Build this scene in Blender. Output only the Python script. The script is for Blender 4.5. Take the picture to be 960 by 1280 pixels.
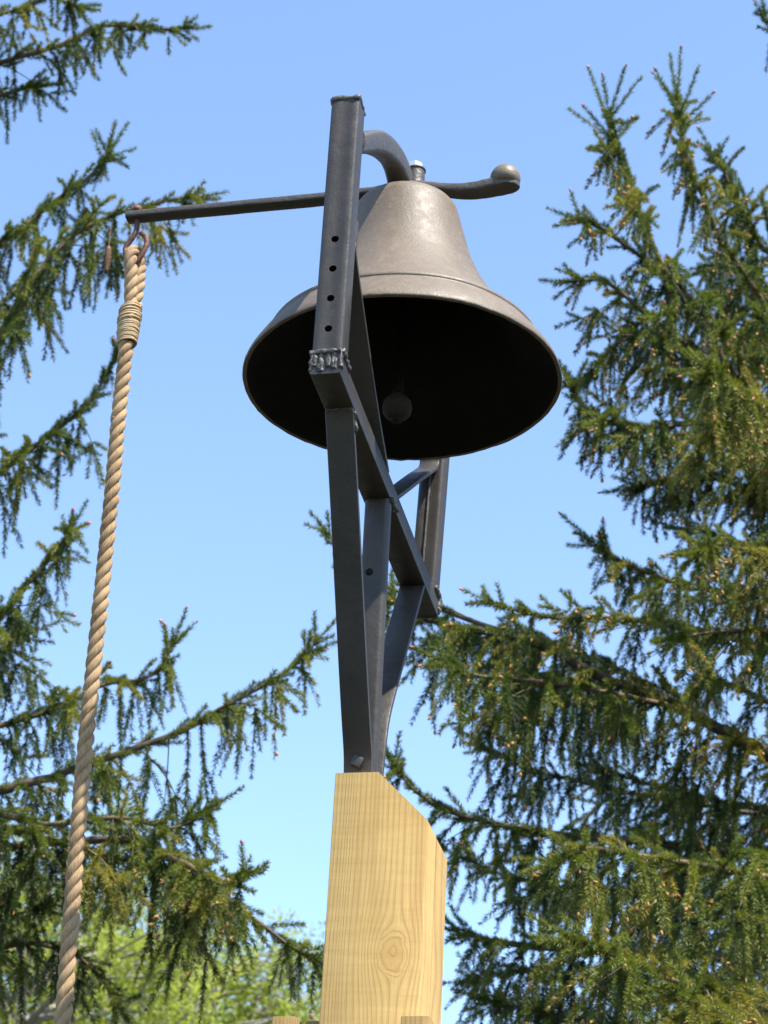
import bpy, bmesh, math, random
import numpy as np
from mathutils import Vector, Matrix, noise as mnoise

for o in list(bpy.data.objects):
    bpy.data.objects.remove(o)
scene = bpy.context.scene
COL = scene.collection
RAD = math.radians

# ------------------------------------------------------------------ camera
CAMZ = 1.6
F_PX = 2779.8                                   # focal length in photo pixels (960 x 1280)
PITCH, ROLL = RAD(28.3246), RAD(3.2914)
fw = Vector((0, math.cos(PITCH), math.sin(PITCH)))
up0 = Vector((0, -math.sin(PITCH), math.cos(PITCH)))
rt0 = Vector((1, 0, 0))
CX = rt0 * math.cos(ROLL) + up0 * math.sin(ROLL)
CY = up0 * math.cos(ROLL) - rt0 * math.sin(ROLL)
cam_d = bpy.data.cameras.new("camera")
cam = bpy.data.objects.new("camera", cam_d)
COL.objects.link(cam)
M = Matrix((CX, CY, -fw)).transposed().to_4x4()
M.translation = Vector((0, 0, CAMZ))
cam.matrix_world = M
cam_d.sensor_fit = 'VERTICAL'
cam_d.sensor_height = 36
cam_d.sensor_width = 27
cam_d.lens = F_PX * 36 / 1280
cam_d.clip_start = 0.05
cam_d.clip_end = 3000
cam_d.dof.use_dof = True
cam_d.dof.focus_distance = 3.45
cam_d.dof.aperture_fstop = 12.5
scene.camera = cam
scene.render.resolution_x, scene.render.resolution_y = 768, 1024

# ------------------------------------------------------------------ light
SUN_AZ, SUN_EL = 136.0, 59.5                    # clockwise from +Y (view direction), elevation
sd = Vector((math.sin(RAD(SUN_AZ)) * math.cos(RAD(SUN_EL)), math.cos(RAD(SUN_AZ)) * math.cos(RAD(SUN_EL)), math.sin(RAD(SUN_EL))))
world = bpy.data.worlds.new("World")
scene.world = world
world.use_nodes = True
nt = world.node_tree
bg = nt.nodes['Background']
sky = nt.nodes.new('ShaderNodeTexSky')
sky.sky_type = 'NISHITA'
sky.sun_disc = False
sky.sun_elevation = RAD(SUN_EL)
sky.sun_rotation = RAD(SUN_AZ)
sky.air_density = 1.0
sky.dust_density = 0.05
sky.ozone_density = 1.6
sky.altitude = 1200
nt.links.new(sky.outputs[0], bg.inputs[0])
bg.inputs[1].default_value = 0.15
sun_d = bpy.data.lights.new("sun", 'SUN')
sun = bpy.data.objects.new("sun", sun_d)
COL.objects.link(sun)
sun.rotation_euler = sd.to_track_quat('Z', 'Y').to_euler()
sun.location = (8, -6, 14)
sun_d.energy = 4.05
sun_d.angle = RAD(0.53)
sun_d.color = (1.0, 0.94, 0.84)
scene.view_settings.view_transform = 'Standard'
scene.view_settings.look = 'None'
scene.view_settings.exposure = 1.46
scene.view_settings.gamma = 1
scene.view_settings.use_curve_mapping = False

def at(px, py, Y):
    d = fw + CX * ((px - 480) / F_PX) - CY * ((py - 640) / F_PX)
    return Vector((0, 0, CAMZ)) + d * (Y / d.y)

# ------------------------------------------------------------------ helpers
def tag(o, label=None, cat=None, group=None, kind=None):
    if label: o['label'] = label
    if cat: o['category'] = cat
    if group: o['group'] = group
    if kind: o['kind'] = kind
    return o

def empty(name, loc, rz=0.0):
    o = bpy.data.objects.new(name, None)
    COL.objects.link(o)
    o.location = loc
    o.rotation_euler = (0, 0, rz)
    o.empty_display_size = 0.1
    return o

def link_bm(name, bm, mat, parent=None, smooth=True, sharp=None, off=None):
    if off is not None:
        bmesh.ops.translate(bm, verts=bm.verts, vec=-Vector(off))
    bmesh.ops.recalc_face_normals(bm, faces=bm.faces)
    me = bpy.data.meshes.new(name)
    bm.to_mesh(me)
    bm.free()
    me.materials.append(mat)
    if smooth:
        me.polygons.foreach_set('use_smooth', [True] * len(me.polygons))
        if sharp is not None:
            me.set_sharp_from_angle(angle=RAD(sharp))
    o = bpy.data.objects.new(name, me)
    COL.objects.link(o)
    if parent: o.parent = parent
    return o

def np_mesh(name, verts, faces_n, loops, mat, parent=None, attr=None, smooth=False):
    """verts (N,3); faces_n = vertex count of every face (array or int); loops = flat index array"""
    me = bpy.data.meshes.new(name)
    nv = len(verts)
    me.vertices.add(nv)
    me.vertices.foreach_set('co', np.ascontiguousarray(verts, dtype=np.float32).ravel())
    nl = len(loops)
    me.loops.add(nl)
    me.loops.foreach_set('vertex_index', loops.astype(np.int32))
    if np.isscalar(faces_n):
        cnt = np.full(nl // faces_n, faces_n, dtype=np.int32)
    else:
        cnt = np.asarray(faces_n, dtype=np.int32)
    st = np.concatenate([[0], np.cumsum(cnt)[:-1]]).astype(np.int32)
    me.polygons.add(len(cnt))
    me.polygons.foreach_set('loop_start', st)
    me.polygons.foreach_set('loop_total', cnt)
    if smooth:
        me.polygons.foreach_set('use_smooth', np.ones(len(cnt), dtype=bool))
    if attr is not None:
        a = me.attributes.new('tint', 'FLOAT', 'POINT')
        a.data.foreach_set('value', np.ascontiguousarray(attr, dtype=np.float32))
    me.update(calc_edges=True)
    me.validate()
    me.materials.append(mat)
    o = bpy.data.objects.new(name, me)
    COL.objects.link(o)
    if parent: o.parent = parent
    return o

def bm_box(bm, x0, x1, y0, y1, z0, z1, bev=0.0, seg=2):
    vs = [bm.verts.new((x, y, z)) for x in (x0, x1) for y in (y0, y1) for z in (z0, z1)]
    f = [(0, 1, 3, 2), (4, 6, 7, 5), (0, 4, 5, 1), (2, 3, 7, 6), (0, 2, 6, 4), (1, 5, 7, 3)]
    fs = [bm.faces.new([vs[i] for i in q]) for q in f]
    if bev:
        es = {e for q in fs for e in q.edges}
        bmesh.ops.bevel(bm, geom=list(es), offset=bev, segments=seg, affect='EDGES', profile=0.5)
    return vs

def catmull(pts, n):
    P = [Vector(p) for p in pts]
    P = [P[0] * 2 - P[1]] + P + [P[-1] * 2 - P[-2]]
    out = []
    for i in range(1, len(P) - 2):
        for k in range(n):
            t = k / n
            a, b, c, d = P[i - 1], P[i], P[i + 1], P[i + 2]
            out.append(0.5 * ((2 * b) + (c - a) * t + (2 * a - 5 * b + 4 * c - d) * t * t + (3 * b - a - 3 * c + d) * t ** 3))
    out.append(P[-2].copy())
    return out

def bm_sweep(bm, path, sect, side_axis=Vector((1, 0, 0)), cap=True, scales=None):
    """sweep a closed 2D section [(u,v)] along path; u along side_axis, v along the path normal"""
    n = len(path)
    rings = []
    for i, p in enumerate(path):
        t = (path[min(i + 1, n - 1)] - path[max(i - 1, 0)]).normalized()
        u = (side_axis - t * side_axis.dot(t)).normalized()
        v = t.cross(u)
        s = scales[i] if scales else (1, 1)
        rings.append([bm.verts.new(p + u * (a * s[0]) + v * (b * s[1])) for a, b in sect])
    k = len(sect)
    for i in range(n - 1):
        for j in range(k):
            bm.faces.new((rings[i][j], rings[i][(j + 1) % k], rings[i + 1][(j + 1) % k], rings[i + 1][j]))
    if cap:
        bm.faces.new(rings[0][::-1])
        bm.faces.new(rings[-1])
    return rings

def circ(r, n=12, ph=0.0):
    return [(r * math.cos(2 * math.pi * i / n + ph), r * math.sin(2 * math.pi * i / n + ph)) for i in range(n)]

def rrect(w, h, r, n=3):
    out = []
    for cx, cy, a0 in ((w / 2 - r, h / 2 - r, 0), (-w / 2 + r, h / 2 - r, 90), (-w / 2 + r, -h / 2 + r, 180), (w / 2 - r, -h / 2 + r, 270)):
        for k in range(n + 1):
            a = RAD(a0 + 90 * k / n)
            out.append((cx + r * math.cos(a), cy + r * math.sin(a)))
    return out

def bm_tube(bm, path, r, n=10, cap=True):
    path = [Vector(p) for p in path]
    m = len(path)
    rs = r if isinstance(r, (list, tuple)) else [r] * m
    t0 = (path[1] - path[0]).normalized()
    u = t0.orthogonal().normalized()
    rings = []
    for i, p in enumerate(path):
        t = (path[min(i + 1, m - 1)] - path[max(i - 1, 0)]).normalized()
        u = (u - t * u.dot(t)).normalized()
        v = t.cross(u)
        rings.append([bm.verts.new(p + (u * math.cos(2 * math.pi * j / n) + v * math.sin(2 * math.pi * j / n)) * rs[i]) for j in range(n)])
    for i in range(m - 1):
        for j in range(n):
            bm.faces.new((rings[i][j], rings[i][(j + 1) % n], rings[i + 1][(j + 1) % n], rings[i + 1][j]))
    if cap:
        bm.faces.new(rings[0][::-1])
        bm.faces.new(rings[-1])
    return rings

def bm_lathe(bm, prof, n=96, cx=0, cy=0, closed=False):
    rings = []
    for r, z in prof:
        if r < 1e-6:
            rings.append([bm.verts.new((cx, cy, z))])
        else:
            rings.append([bm.verts.new((cx + r * math.cos(2 * math.pi * j / n), cy + r * math.sin(2 * math.pi * j / n), z)) for j in range(n)])
    pairs = list(zip(rings[:-1], rings[1:]))
    if closed: pairs.append((rings[-1], rings[0]))
    for A, B in pairs:
        for j in range(n):
            k = (j + 1) % n
            if len(A) == 1 and len(B) == 1: continue
            if len(A) == 1: bm.faces.new((A[0], B[k], B[j]))
            elif len(B) == 1: bm.faces.new((A[j], A[k], B[0]))
            else: bm.faces.new((A[j], A[k], B[k], B[j]))

def lumpy(bm, amp, freq, seed=0):
    for v in bm.verts:
        q = v.co * freq + Vector((seed * 7.3, seed * 3.1, seed))
        v.co += Vector((mnoise.noise(q), mnoise.noise(q + Vector((31, 0, 0))), mnoise.noise(q + Vector((0, 57, 0))))) * amp

# ------------------------------------------------------------------ materials
def new_mat(name):
    m = bpy.data.materials.new(name)
    m.use_nodes = True
    t = m.node_tree
    b = t.nodes['Principled BSDF']
    return m, t, b

def N(t, typ, **kw):
    n = t.nodes.new(typ)
    for k, v in kw.items():
        if k.startswith('i_'):
            n.inputs[k[2:].replace('_', ' ')].default_value = v
        elif k.startswith('n_'):
            n.inputs[int(k[2:])].default_value = v
        else:
            setattr(n, k, v)
    return n

def ramp(t, stops):
    r = t.nodes.new('ShaderNodeValToRGB')
    while len(r.color_ramp.elements) < len(stops): r.color_ramp.elements.new(0.5)
    for e, (p, c) in zip(r.color_ramp.elements, stops):
        e.position = p
        e.color = (*c, 1) if len(c) == 3 else c
    return r

def painted_metal(name, c0, c1, rough, bump_s, bump_d, spec=0.5, fine=260.0, dust=None, wf=0.35, wc=1.0):
    m, t, b = new_mat(name)
    tc = N(t, 'ShaderNodeTexCoord')
    n1 = N(t, 'ShaderNodeTexNoise', i_Scale=bump_s, i_Detail=5.0, i_Roughness=0.6)
    n2 = N(t, 'ShaderNodeTexNoise', i_Scale=fine, i_Detail=3.0)
    n3 = N(t, 'ShaderNodeTexNoise', i_Scale=9.0, i_Detail=6.0, i_Roughness=0.65)
    for n in (n1, n2, n3): t.links.new(tc.outputs['Object'], n.inputs['Vector'])
    r = ramp(t, [(0.3, c0), (0.7, c1)])
    t.links.new(n3.outputs['Fac'], r.inputs['Fac'])
    col = r.outputs['Color']
    if dust:
        mx = N(t, 'ShaderNodeMix', data_type='RGBA')
        r2 = ramp(t, [(0.52, (0, 0, 0)), (0.72, (1, 1, 1))])
        t.links.new(n1.outputs['Fac'], r2.inputs['Fac'])
        t.links.new(r2.outputs['Color'], mx.inputs[0])
        t.links.new(col, mx.inputs[6])
        mx.inputs[7].default_value = (*dust, 1)
        col = mx.outputs[2]
    t.links.new(col, b.inputs['Base Color'])
    rr = N(t, 'ShaderNodeMapRange', n_1=0.3, n_2=0.7, n_3=rough - 0.08, n_4=rough + 0.1)
    t.links.new(n1.outputs['Fac'], rr.inputs[0])
    t.links.new(rr.outputs[0], b.inputs['Roughness'])
    b.inputs['Specular IOR Level'].default_value = spec
    sc_ = N(t, 'ShaderNodeMath', operation='MULTIPLY', n_1=wc)
    t.links.new(n1.outputs['Fac'], sc_.inputs[0])
    ad = N(t, 'ShaderNodeMath', operation='MULTIPLY_ADD', n_1=wf)
    t.links.new(n2.outputs['Fac'], ad.inputs[0])
    t.links.new(sc_.outputs[0], ad.inputs[2])
    bp = N(t, 'ShaderNodeBump', i_Strength=bump_d, i_Distance=0.0022)
    t.links.new(ad.outputs[0], bp.inputs['Height'])
    t.links.new(bp.outputs[0], b.inputs['Normal'])
    return m

M_STEEL = painted_metal('black painted steel', (0.028, 0.0238, 0.0195), (0.046, 0.0395, 0.0330), 0.44, 48.0, 0.42, 0.34)
M_WELD = painted_metal('painted weld', (0.035, 0.031, 0.027), (0.075, 0.067, 0.058), 0.50, 120.0, 0.7, 0.4)
M_BELL = painted_metal('painted cast bell', (0.105, 0.079, 0.054), (0.142, 0.109, 0.077), 0.55, 60.0, 0.20, 0.36, 230.0, dust=(0.150, 0.117, 0.084), wf=1.3, wc=0.45)
M_CAST = painted_metal('painted cast iron', (0.045, 0.038, 0.031), (0.070, 0.060, 0.050), 0.50, 70.0, 0.9, 0.4, 240.0)
M_INNER = painted_metal('bell inside near black', (0.008, 0.0072, 0.006), (0.014, 0.0125, 0.0105), 0.8, 40.0, 0.5, 0.12)  # near-black tone, far darker than the bell's outside
M_NUT = painted_metal('galvanised nut', (0.42, 0.42, 0.42), (0.62, 0.62, 0.60), 0.42, 80.0, 0.5, 0.7)
M_CLAP = painted_metal('clapper iron', (0.016, 0.014, 0.010), (0.036, 0.031, 0.023), 0.85, 60.0, 0.6, 0.12)
M_RUST = painted_metal('rusty hook iron', (0.07, 0.022, 0.012), (0.17, 0.06, 0.03), 0.62, 120.0, 0.9, 0.4)

def rope_mat(name, c0, c1, fs):
    m, t, b = new_mat(name)
    at_ = N(t, 'ShaderNodeUVMap')
    mp = N(t, 'ShaderNodeMapping')
    mp.inputs['Scale'].default_value = fs
    t.links.new(at_.outputs[0], mp.inputs[0])
    n1 = N(t, 'ShaderNodeTexNoise', i_Scale=1.0, i_Detail=4.0, i_Roughness=0.6)
    t.links.new(mp.outputs[0], n1.inputs['Vector'])
    tc = N(t, 'ShaderNodeTexCoord')
    n2 = N(t, 'ShaderNodeTexNoise', i_Scale=14.0, i_Detail=3.0)
    t.links.new(tc.outputs['Object'], n2.inputs['Vector'])
    mm = N(t, 'ShaderNodeMath', operation='MULTIPLY_ADD', n_1=0.45)
    t.links.new(n2.outputs['Fac'], mm.inputs[0])
    t.links.new(n1.outputs['Fac'], mm.inputs[2])
    r = ramp(t, [(0.48, c0), (0.86, c1)])
    t.links.new(mm.outputs[0], r.inputs['Fac'])
    t.links.new(r.outputs['Color'], b.inputs['Base Color'])
    b.inputs['Roughness'].default_value = 0.8
    b.inputs['Specular IOR Level'].default_value = 0.25
    bp = N(t, 'ShaderNodeBump', i_Strength=0.9, i_Distance=0.0012)
    t.links.new(n1.outputs['Fac'], bp.inputs['Height'])
    t.links.new(bp.outputs[0], b.inputs['Normal'])
    return m

M_ROPE = rope_mat('manila rope', (0.085, 0.047, 0.021), (0.42, 0.285, 0.155), (26, 55, 1))
M_TWINE = rope_mat('pale twine', (0.28, 0.178, 0.090), (0.56, 0.41, 0.235), (8, 160, 1))

def wood_mat(name, knot=None, kr=0.011, tone=1.0):
    """sawn softwood: grain lines along local Z that part around a knot on the front face"""
    m, t, b = new_mat(name)
    tc = N(t, 'ShaderNodeTexCoord')
    sp = N(t, 'ShaderNodeSeparateXYZ')
    t.links.new(tc.outputs['Object'], sp.inputs[0])
    def mth(op, a, b_=None, c=None):
        n = N(t, 'ShaderNodeMath', operation=op)
        for i, v in enumerate((a, b_, c)):
            if v is None: continue
            if isinstance(v, (int, float)): n.inputs[i].default_value = v
            else: t.links.new(v, n.inputs[i])
        return n.outputs[0]
    # slow wander of the grain
    mp = N(t, 'ShaderNodeMapping')
    mp.inputs['Scale'].default_value = (6, 6, 1.1)
    t.links.new(tc.outputs['Object'], mp.inputs[0])
    nw = N(t, 'ShaderNodeTexNoise', i_Scale=1.0, i_Detail=2.0)
    t.links.new(mp.outputs[0], nw.inputs['Vector'])
    X = mth('ADD', mth('ADD', sp.outputs['X'], mth('MULTIPLY', sp.outputs['Y'], 0.35)), mth('MULTIPLY', mth('SUBTRACT', nw.outputs['Fac'], 0.5), 0.035))
    inside = None
    if knot:
        dx = mth('SUBTRACT', sp.outputs['X'], knot[0])
        dz = mth('MULTIPLY', mth('SUBTRACT', sp.outputs['Z'], knot[1]), 0.62)
        nk = N(t, 'ShaderNodeTexNoise', i_Scale=60.0, i_Detail=2.0)
        t.links.new(tc.outputs['Object'], nk.inputs['Vector'])
        r2 = mth('ADD', mth('MULTIPLY', dx, dx), mth('MULTIPLY', dz, dz))
        r_ = mth('ADD', mth('SQRT', r2), mth('MULTIPLY', mth('SUBTRACT', nk.outputs['Fac'], 0.5), 0.006))
        push = mth('DIVIDE', mth('MULTIPLY', dx, -(kr * 2.0) ** 2), mth('MAXIMUM', r2, (kr * 2.0) ** 2))
        X = mth('ADD', X, push)
        nk2 = N(t, 'ShaderNodeTexNoise', i_Scale=17.0, i_Detail=3.0)
        t.links.new(tc.outputs['Object'], nk2.inputs['Vector'])
        r_ = mth('ADD', r_, mth('MULTIPLY', mth('SUBTRACT', nk2.outputs['Fac'], 0.5), 0.030))
        inside = mth('LESS_THAN', r_, kr * 2.0)
        Xk = mth('MULTIPLY', r_, 1.25)
        mxk = N(t, 'ShaderNodeMix', data_type='FLOAT')
        t.links.new(inside, mxk.inputs[0])
        t.links.new(X, mxk.inputs[2])
        t.links.new(Xk, mxk.inputs[3])
        X = mxk.outputs[0]
    # growth rings: narrow dark latewood lines of uneven spacing
    cb = N(t, 'ShaderNodeCombineXYZ')
    t.links.new(X, cb.inputs[0])
    nr = N(t, 'ShaderNodeTexNoise', i_Scale=38.0, i_Detail=0.0)
    t.links.new(cb.outputs[0], nr.inputs['Vector'])
    ph = mth('ADD', mth('MULTIPLY', X, mth('MULTIPLY_ADD', X, -480.0, 118.0)), mth('MULTIPLY', nr.outputs['Fac'], 2.6))
    fr = mth('FRACT', ph)
    late = ramp(t, [(0.0, (0.25, 0.25, 0.25)), (0.45, (0.0, 0.0, 0.0)), (0.80, (0.55, 0.55, 0.55)), (0.92, (1, 1, 1)), (1.0, (0.2, 0.2, 0.2))])
    t.links.new(fr, late.inputs['Fac'])
    # sawmill marks across the grain and fine fibre
    m2 = N(t, 'ShaderNodeMapping')
    m2.inputs['Scale'].default_value = (9, 9, 90)
    t.links.new(tc.outputs['Object'], m2.inputs[0])
    ns = N(t, 'ShaderNodeTexNoise', i_Scale=1.0, i_Detail=2.0)
    t.links.new(m2.outputs[0], ns.inputs['Vector'])
    m3 = N(t, 'ShaderNodeMapping')
    m3.inputs['Scale'].default_value = (900, 900, 24)
    t.links.new(tc.outputs['Object'], m3.inputs[0])
    nf = N(t, 'ShaderNodeTexNoise', i_Scale=1.0, i_Detail=3.0)
    t.links.new(m3.outputs[0], nf.inputs['Vector'])
    nb = N(t, 'ShaderNodeTexNoise', i_Scale=7.0, i_Detail=4.0)
    t.links.new(tc.outputs['Object'], nb.inputs['Vector'])
    base = ramp(t, [(0.3, tuple(c * tone for c in (0.475, 0.300, 0.098))), (0.7, tuple(c * tone for c in (0.57, 0.378, 0.142)))])
    t.links.new(nb.outputs['Fac'], base.inputs['Fac'])
    mx = N(t, 'ShaderNodeMix', data_type='RGBA', blend_type='MIX')
    t.links.new(mth('MULTIPLY', late.outputs['Color'], mth('MULTIPLY_ADD', nw.outputs['Fac'], 0.80, 0.10)), mx.inputs[0])
    t.links.new(base.outputs['Color'], mx.inputs[6])
    mx.inputs[7].default_value = (0.21 * tone, 0.098 * tone, 0.024 * tone, 1)
    col = mx.outputs[2]
    m4 = N(t, 'ShaderNodeMix', data_type='RGBA', blend_type='MULTIPLY')
    m4.inputs[0].default_value = 1.0
    t.links.new(col, m4.inputs[6])
    g = mth('ADD', mth('MULTIPLY', ns.outputs['Fac'], 0.20), mth('MULTIPLY', nf.outputs['Fac'], 0.30))
    g = mth('ADD', g, 0.75)
    cg = N(t, 'ShaderNodeCombineColor')
    for i in range(3): t.links.new(g, cg.inputs[i])
    t.links.new(cg.outputs[0], m4.inputs[7])
    col = m4.outputs[2]
    ms_ = N(t, 'ShaderNodeMapping')
    ms_.inputs['Scale'].default_value = (46, 46, 3.2)
    t.links.new(tc.outputs['Object'], ms_.inputs[0])
    nst = N(t, 'ShaderNodeTexNoise', i_Scale=1.0, i_Detail=4.0, i_Roughness=0.6)
    t.links.new(ms_.outputs[0], nst.inputs['Vector'])
    rst = ramp(t, [(0.50, (0, 0, 0)), (0.78, (0.55, 0.55, 0.55))])
    t.links.new(nst.outputs['Fac'], rst.inputs['Fac'])
    m6 = N(t, 'ShaderNodeMix', data_type='RGBA', blend_type='MIX')
    t.links.new(rst.outputs['Color'], m6.inputs[0])
    t.links.new(col, m6.inputs[6])
    m6.inputs[7].default_value = (0.36 * tone, 0.20 * tone, 0.065 * tone, 1)
    col = m6.outputs[2]
    if knot:
        m5 = N(t, 'ShaderNodeMix', data_type='RGBA', blend_type='MIX')
        core = N(t, 'ShaderNodeMapRange', n_1=kr * 0.9, n_2=kr * 2.1, n_3=0.42, n_4=0.0)
        t.links.new(r_, core.inputs[0])
        t.links.new(core.outputs[0], m5.inputs[0])
        t.links.new(col, m5.inputs[6])
        m5.inputs[7].default_value = (0.36, 0.20, 0.06, 1)
        col = m5.outputs[2]
    t.links.new(col, b.inputs['Base Color'])
    b.inputs['Roughness'].default_value = 0.72
    b.inputs['Specular IOR Level'].default_value = 0.25
    bh = mth('ADD', mth('MULTIPLY', nf.outputs['Fac'], 0.5), mth('ADD', mth('MULTIPLY', ns.outputs['Fac'], 0.7), mth('MULTIPLY', late.outputs['Color'], 0.35)))
    bp = N(t, 'ShaderNodeBump', i_Strength=0.5, i_Distance=0.0012)
    t.links.new(bh, bp.inputs['Height'])
    t.links.new(bp.outputs[0], b.inputs['Normal'])
    return m

def needle_mat(name, stops, transl=0.22, spec=0.45, rough=0.42, scale=2.5):
    m, t, b = new_mat(name)
    a = N(t, 'ShaderNodeAttribute', attribute_name='tint')
    tc = N(t, 'ShaderNodeTexCoord')
    n = N(t, 'ShaderNodeTexNoise', i_Scale=scale, i_Detail=3.0)
    t.links.new(tc.outputs['Object'], n.inputs['Vector'])
    md = N(t, 'ShaderNodeMath', operation='MULTIPLY_ADD', n_1=0.5)
    t.links.new(n.outputs['Fac'], md.inputs[0])
    sb = N(t, 'ShaderNodeMath', operation='SUBTRACT', n_1=0.25)
    t.links.new(a.outputs['Fac'], sb.inputs[0])
    t.links.new(sb.outputs[0], md.inputs[2])
    r = ramp(t, stops)
    t.links.new(md.outputs[0], r.inputs['Fac'])
    t.links.new(r.outputs['Color'], b.inputs['Base Color'])
    b.inputs['Roughness'].default_value = rough
    b.inputs['Specular IOR Level'].default_value = spec
    tr = N(t, 'ShaderNodeBsdfTranslucent')
    br = N(t, 'ShaderNodeMix', data_type='RGBA', blend_type='MULTIPLY')
    br.inputs[0].default_value = 1.0
    t.links.new(r.outputs['Color'], br.inputs[6])
    br.inputs[7].default_value = (1.5, 1.6, 0.9, 1)
    t.links.new(br.outputs[2], tr.inputs['Color'])
    ms = N(t, 'ShaderNodeMixShader', n_0=transl)
    t.links.new(b.outputs[0], ms.inputs[1])
    t.links.new(tr.outputs[0], ms.inputs[2])
    t.links.new(ms.outputs[0], t.nodes['Material Output'].inputs['Surface'])
    return m

M_NEEDLE = needle_mat('spruce needles', [(0.0, (0.016, 0.030, 0.010)), (0.35, (0.047, 0.078, 0.014)), (0.7, (0.130, 0.160, 0.022)), (1.0, (0.27, 0.235, 0.045))], 0.22, 0.28, 0.5)
M_LEAF = needle_mat('spring leaves', [(0.0, (0.14, 0.17, 0.025)), (0.5, (0.25, 0.285, 0.048)), (1.0, (0.36, 0.38, 0.09))], 0.45, 0.3, 0.5, 0.6)

def plain_noise(name, c0, c1, scale, rough=0.8, bump=0.4, dist=0.004):
    m, t, b = new_mat(name)
    tc = N(t, 'ShaderNodeTexCoord')
    n = N(t, 'ShaderNodeTexNoise', i_Scale=scale, i_Detail=6.0, i_Roughness=0.65)
    t.links.new(tc.outputs['Object'], n.inputs['Vector'])
    r = ramp(t, [(0.3, c0), (0.7, c1)])
    t.links.new(n.outputs['Fac'], r.inputs['Fac'])
    t.links.new(r.outputs['Color'], b.inputs['Base Color'])
    b.inputs['Roughness'].default_value = rough
    bp = N(t, 'ShaderNodeBump', i_Strength=bump, i_Distance=dist)
    t.links.new(n.outputs['Fac'], bp.inputs['Height'])
    t.links.new(bp.outputs[0], b.inputs['Normal'])
    return m

M_BARK = plain_noise('spruce bark', (0.030, 0.021, 0.014), (0.085, 0.060, 0.040), 22.0, 0.85, 0.8, 0.01)
M_TWIG = plain_noise('spruce twig bark', (0.05, 0.032, 0.018), (0.17, 0.112, 0.062), 16.0, 0.8, 0.4)
M_BUD = plain_noise('pink bud', (0.42, 0.09, 0.06), (0.56, 0.19, 0.14), 40.0, 0.6)
M_POLLEN = plain_noise('tan pollen cone', (0.24, 0.105, 0.028), (0.46, 0.235, 0.065), 30.0, 0.7)
M_CONE = plain_noise('brown cone scale', (0.11, 0.05, 0.022), (0.25, 0.13, 0.06), 60.0, 0.6)
M_DBARK = plain_noise('grey bark', (0.16, 0.14, 0.12), (0.30, 0.27, 0.23), 6.0)
M_GROUND = plain_noise('dark ground', (0.016, 0.018, 0.009), (0.034, 0.034, 0.018), 3.0, 0.9, 0.8, 0.05)  # unseen ground, toned extra dark to cut light bounced onto undersides

# ------------------------------------------------------------------ setting: ground
bm = bmesh.new()
g = 1500
bm.faces.new([bm.verts.new(p) for p in ((-g, -g, 0), (g, -g, 0), (g, g, 0), (-g, g, 0))])
tag(link_bm('ground', bm, M_GROUND, smooth=False), kind='structure')

# ------------------------------------------------------------------ the bell stand: common local frame
PSI = RAD(12.8266)
ORG = Vector((-0.0068, 3.1043, 1.6808 + CAMZ))     # centre of the crossbar, its underside
S, T_, H = 0.4018, 0.0451, 0.5006                  # half span, tube size, upright height
def root_at(name, a, b, z):
    p = ORG + Vector((math.cos(PSI), -math.sin(PSI), 0)) * a + Vector((math.sin(PSI), math.cos(PSI), 0)) * b + Vector((0, 0, z))
    return empty(name, p, -PSI)

# ---- wooden post
PA0, PA1, PB0, PB1 = 0.1131 - 0.14, 0.1131, -0.0728, 0.0951
ZTOP, ZCH = -0.555 + 0.0755, -0.555
ZG = -ORG.z
post = root_at('wooden_post', (PA0 + PA1) / 2, (PB0 + PB1) / 2, ZG)
tag(post, 'square sawn timber post with sloped top corner and a knot, under the bell stand', 'post')
poff = ((PA0 + PA1) / 2, (PB0 + PB1) / 2, ZG)
M_WOOD = wood_mat('sawn pine post', knot=(0.0730 - poff[0], -0.747 - ZG))
M_BLOCK = wood_mat('sawn pine block', tone=0.55)
bm = bmesh.new()
yc = 0.000
sec = [(PA0, PB0), (PA1, PB0), (PA1, yc), (PA1 - 0.020, yc + 0.0040), (PA1 - 0.0004, yc + 0.0070), (PA1, PB1), (PA0, PB1)]
# rounded arrises
def round_poly(sec, r, only):
    out = []
    n = len(sec)
    for i, p in enumerate(sec):
        if i not in only:
            out.append(p); continue
        p = Vector(p); a = (Vector(sec[i - 1]) - p).normalized(); b_ = (Vector(sec[(i + 1) % n]) - p).normalized()
        out += [tuple(p + a * r), tuple(p + (a + b_) * r * 0.3), tuple(p + b_ * r)]
    return out
sec = round_poly(sec, 0.0018, (0, 1, 5, 6))
zs = [ZG + 0.0] + [ZCH - 0.9 + 0.05 * i for i in range(17)] + [ZTOP]
rings = [[bm.verts.new((x, y, z)) for x, y in sec] for z in zs]
k = len(sec)
for i in range(len(zs) - 1):
    for j in range(k):
        bm.faces.new((rings[i][j], rings[i][(j + 1) % k], rings[i + 1][(j + 1) % k], rings[i + 1][j]))
bm.faces.new(rings[0][::-1]); bm.faces.new(rings[-1])
nrm = Vector((0.0755, 0, 0.0755 * (0.14 - 0.0755 + 0.0) / 0.0755)).normalized()
nrm = Vector((1, 0, 1)).normalized()
bmesh.ops.bisect_plane(bm, geom=bm.verts[:] + bm.edges[:] + bm.faces[:], plane_co=(PA1, 0, ZCH), plane_no=nrm, clear_outer=True)
bmesh.ops.holes_fill(bm, edges=[e for e in bm.edges if e.is_boundary])
link_bm('timber', bm, M_WOOD, post, smooth=True, sharp=25, off=poff)

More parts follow.
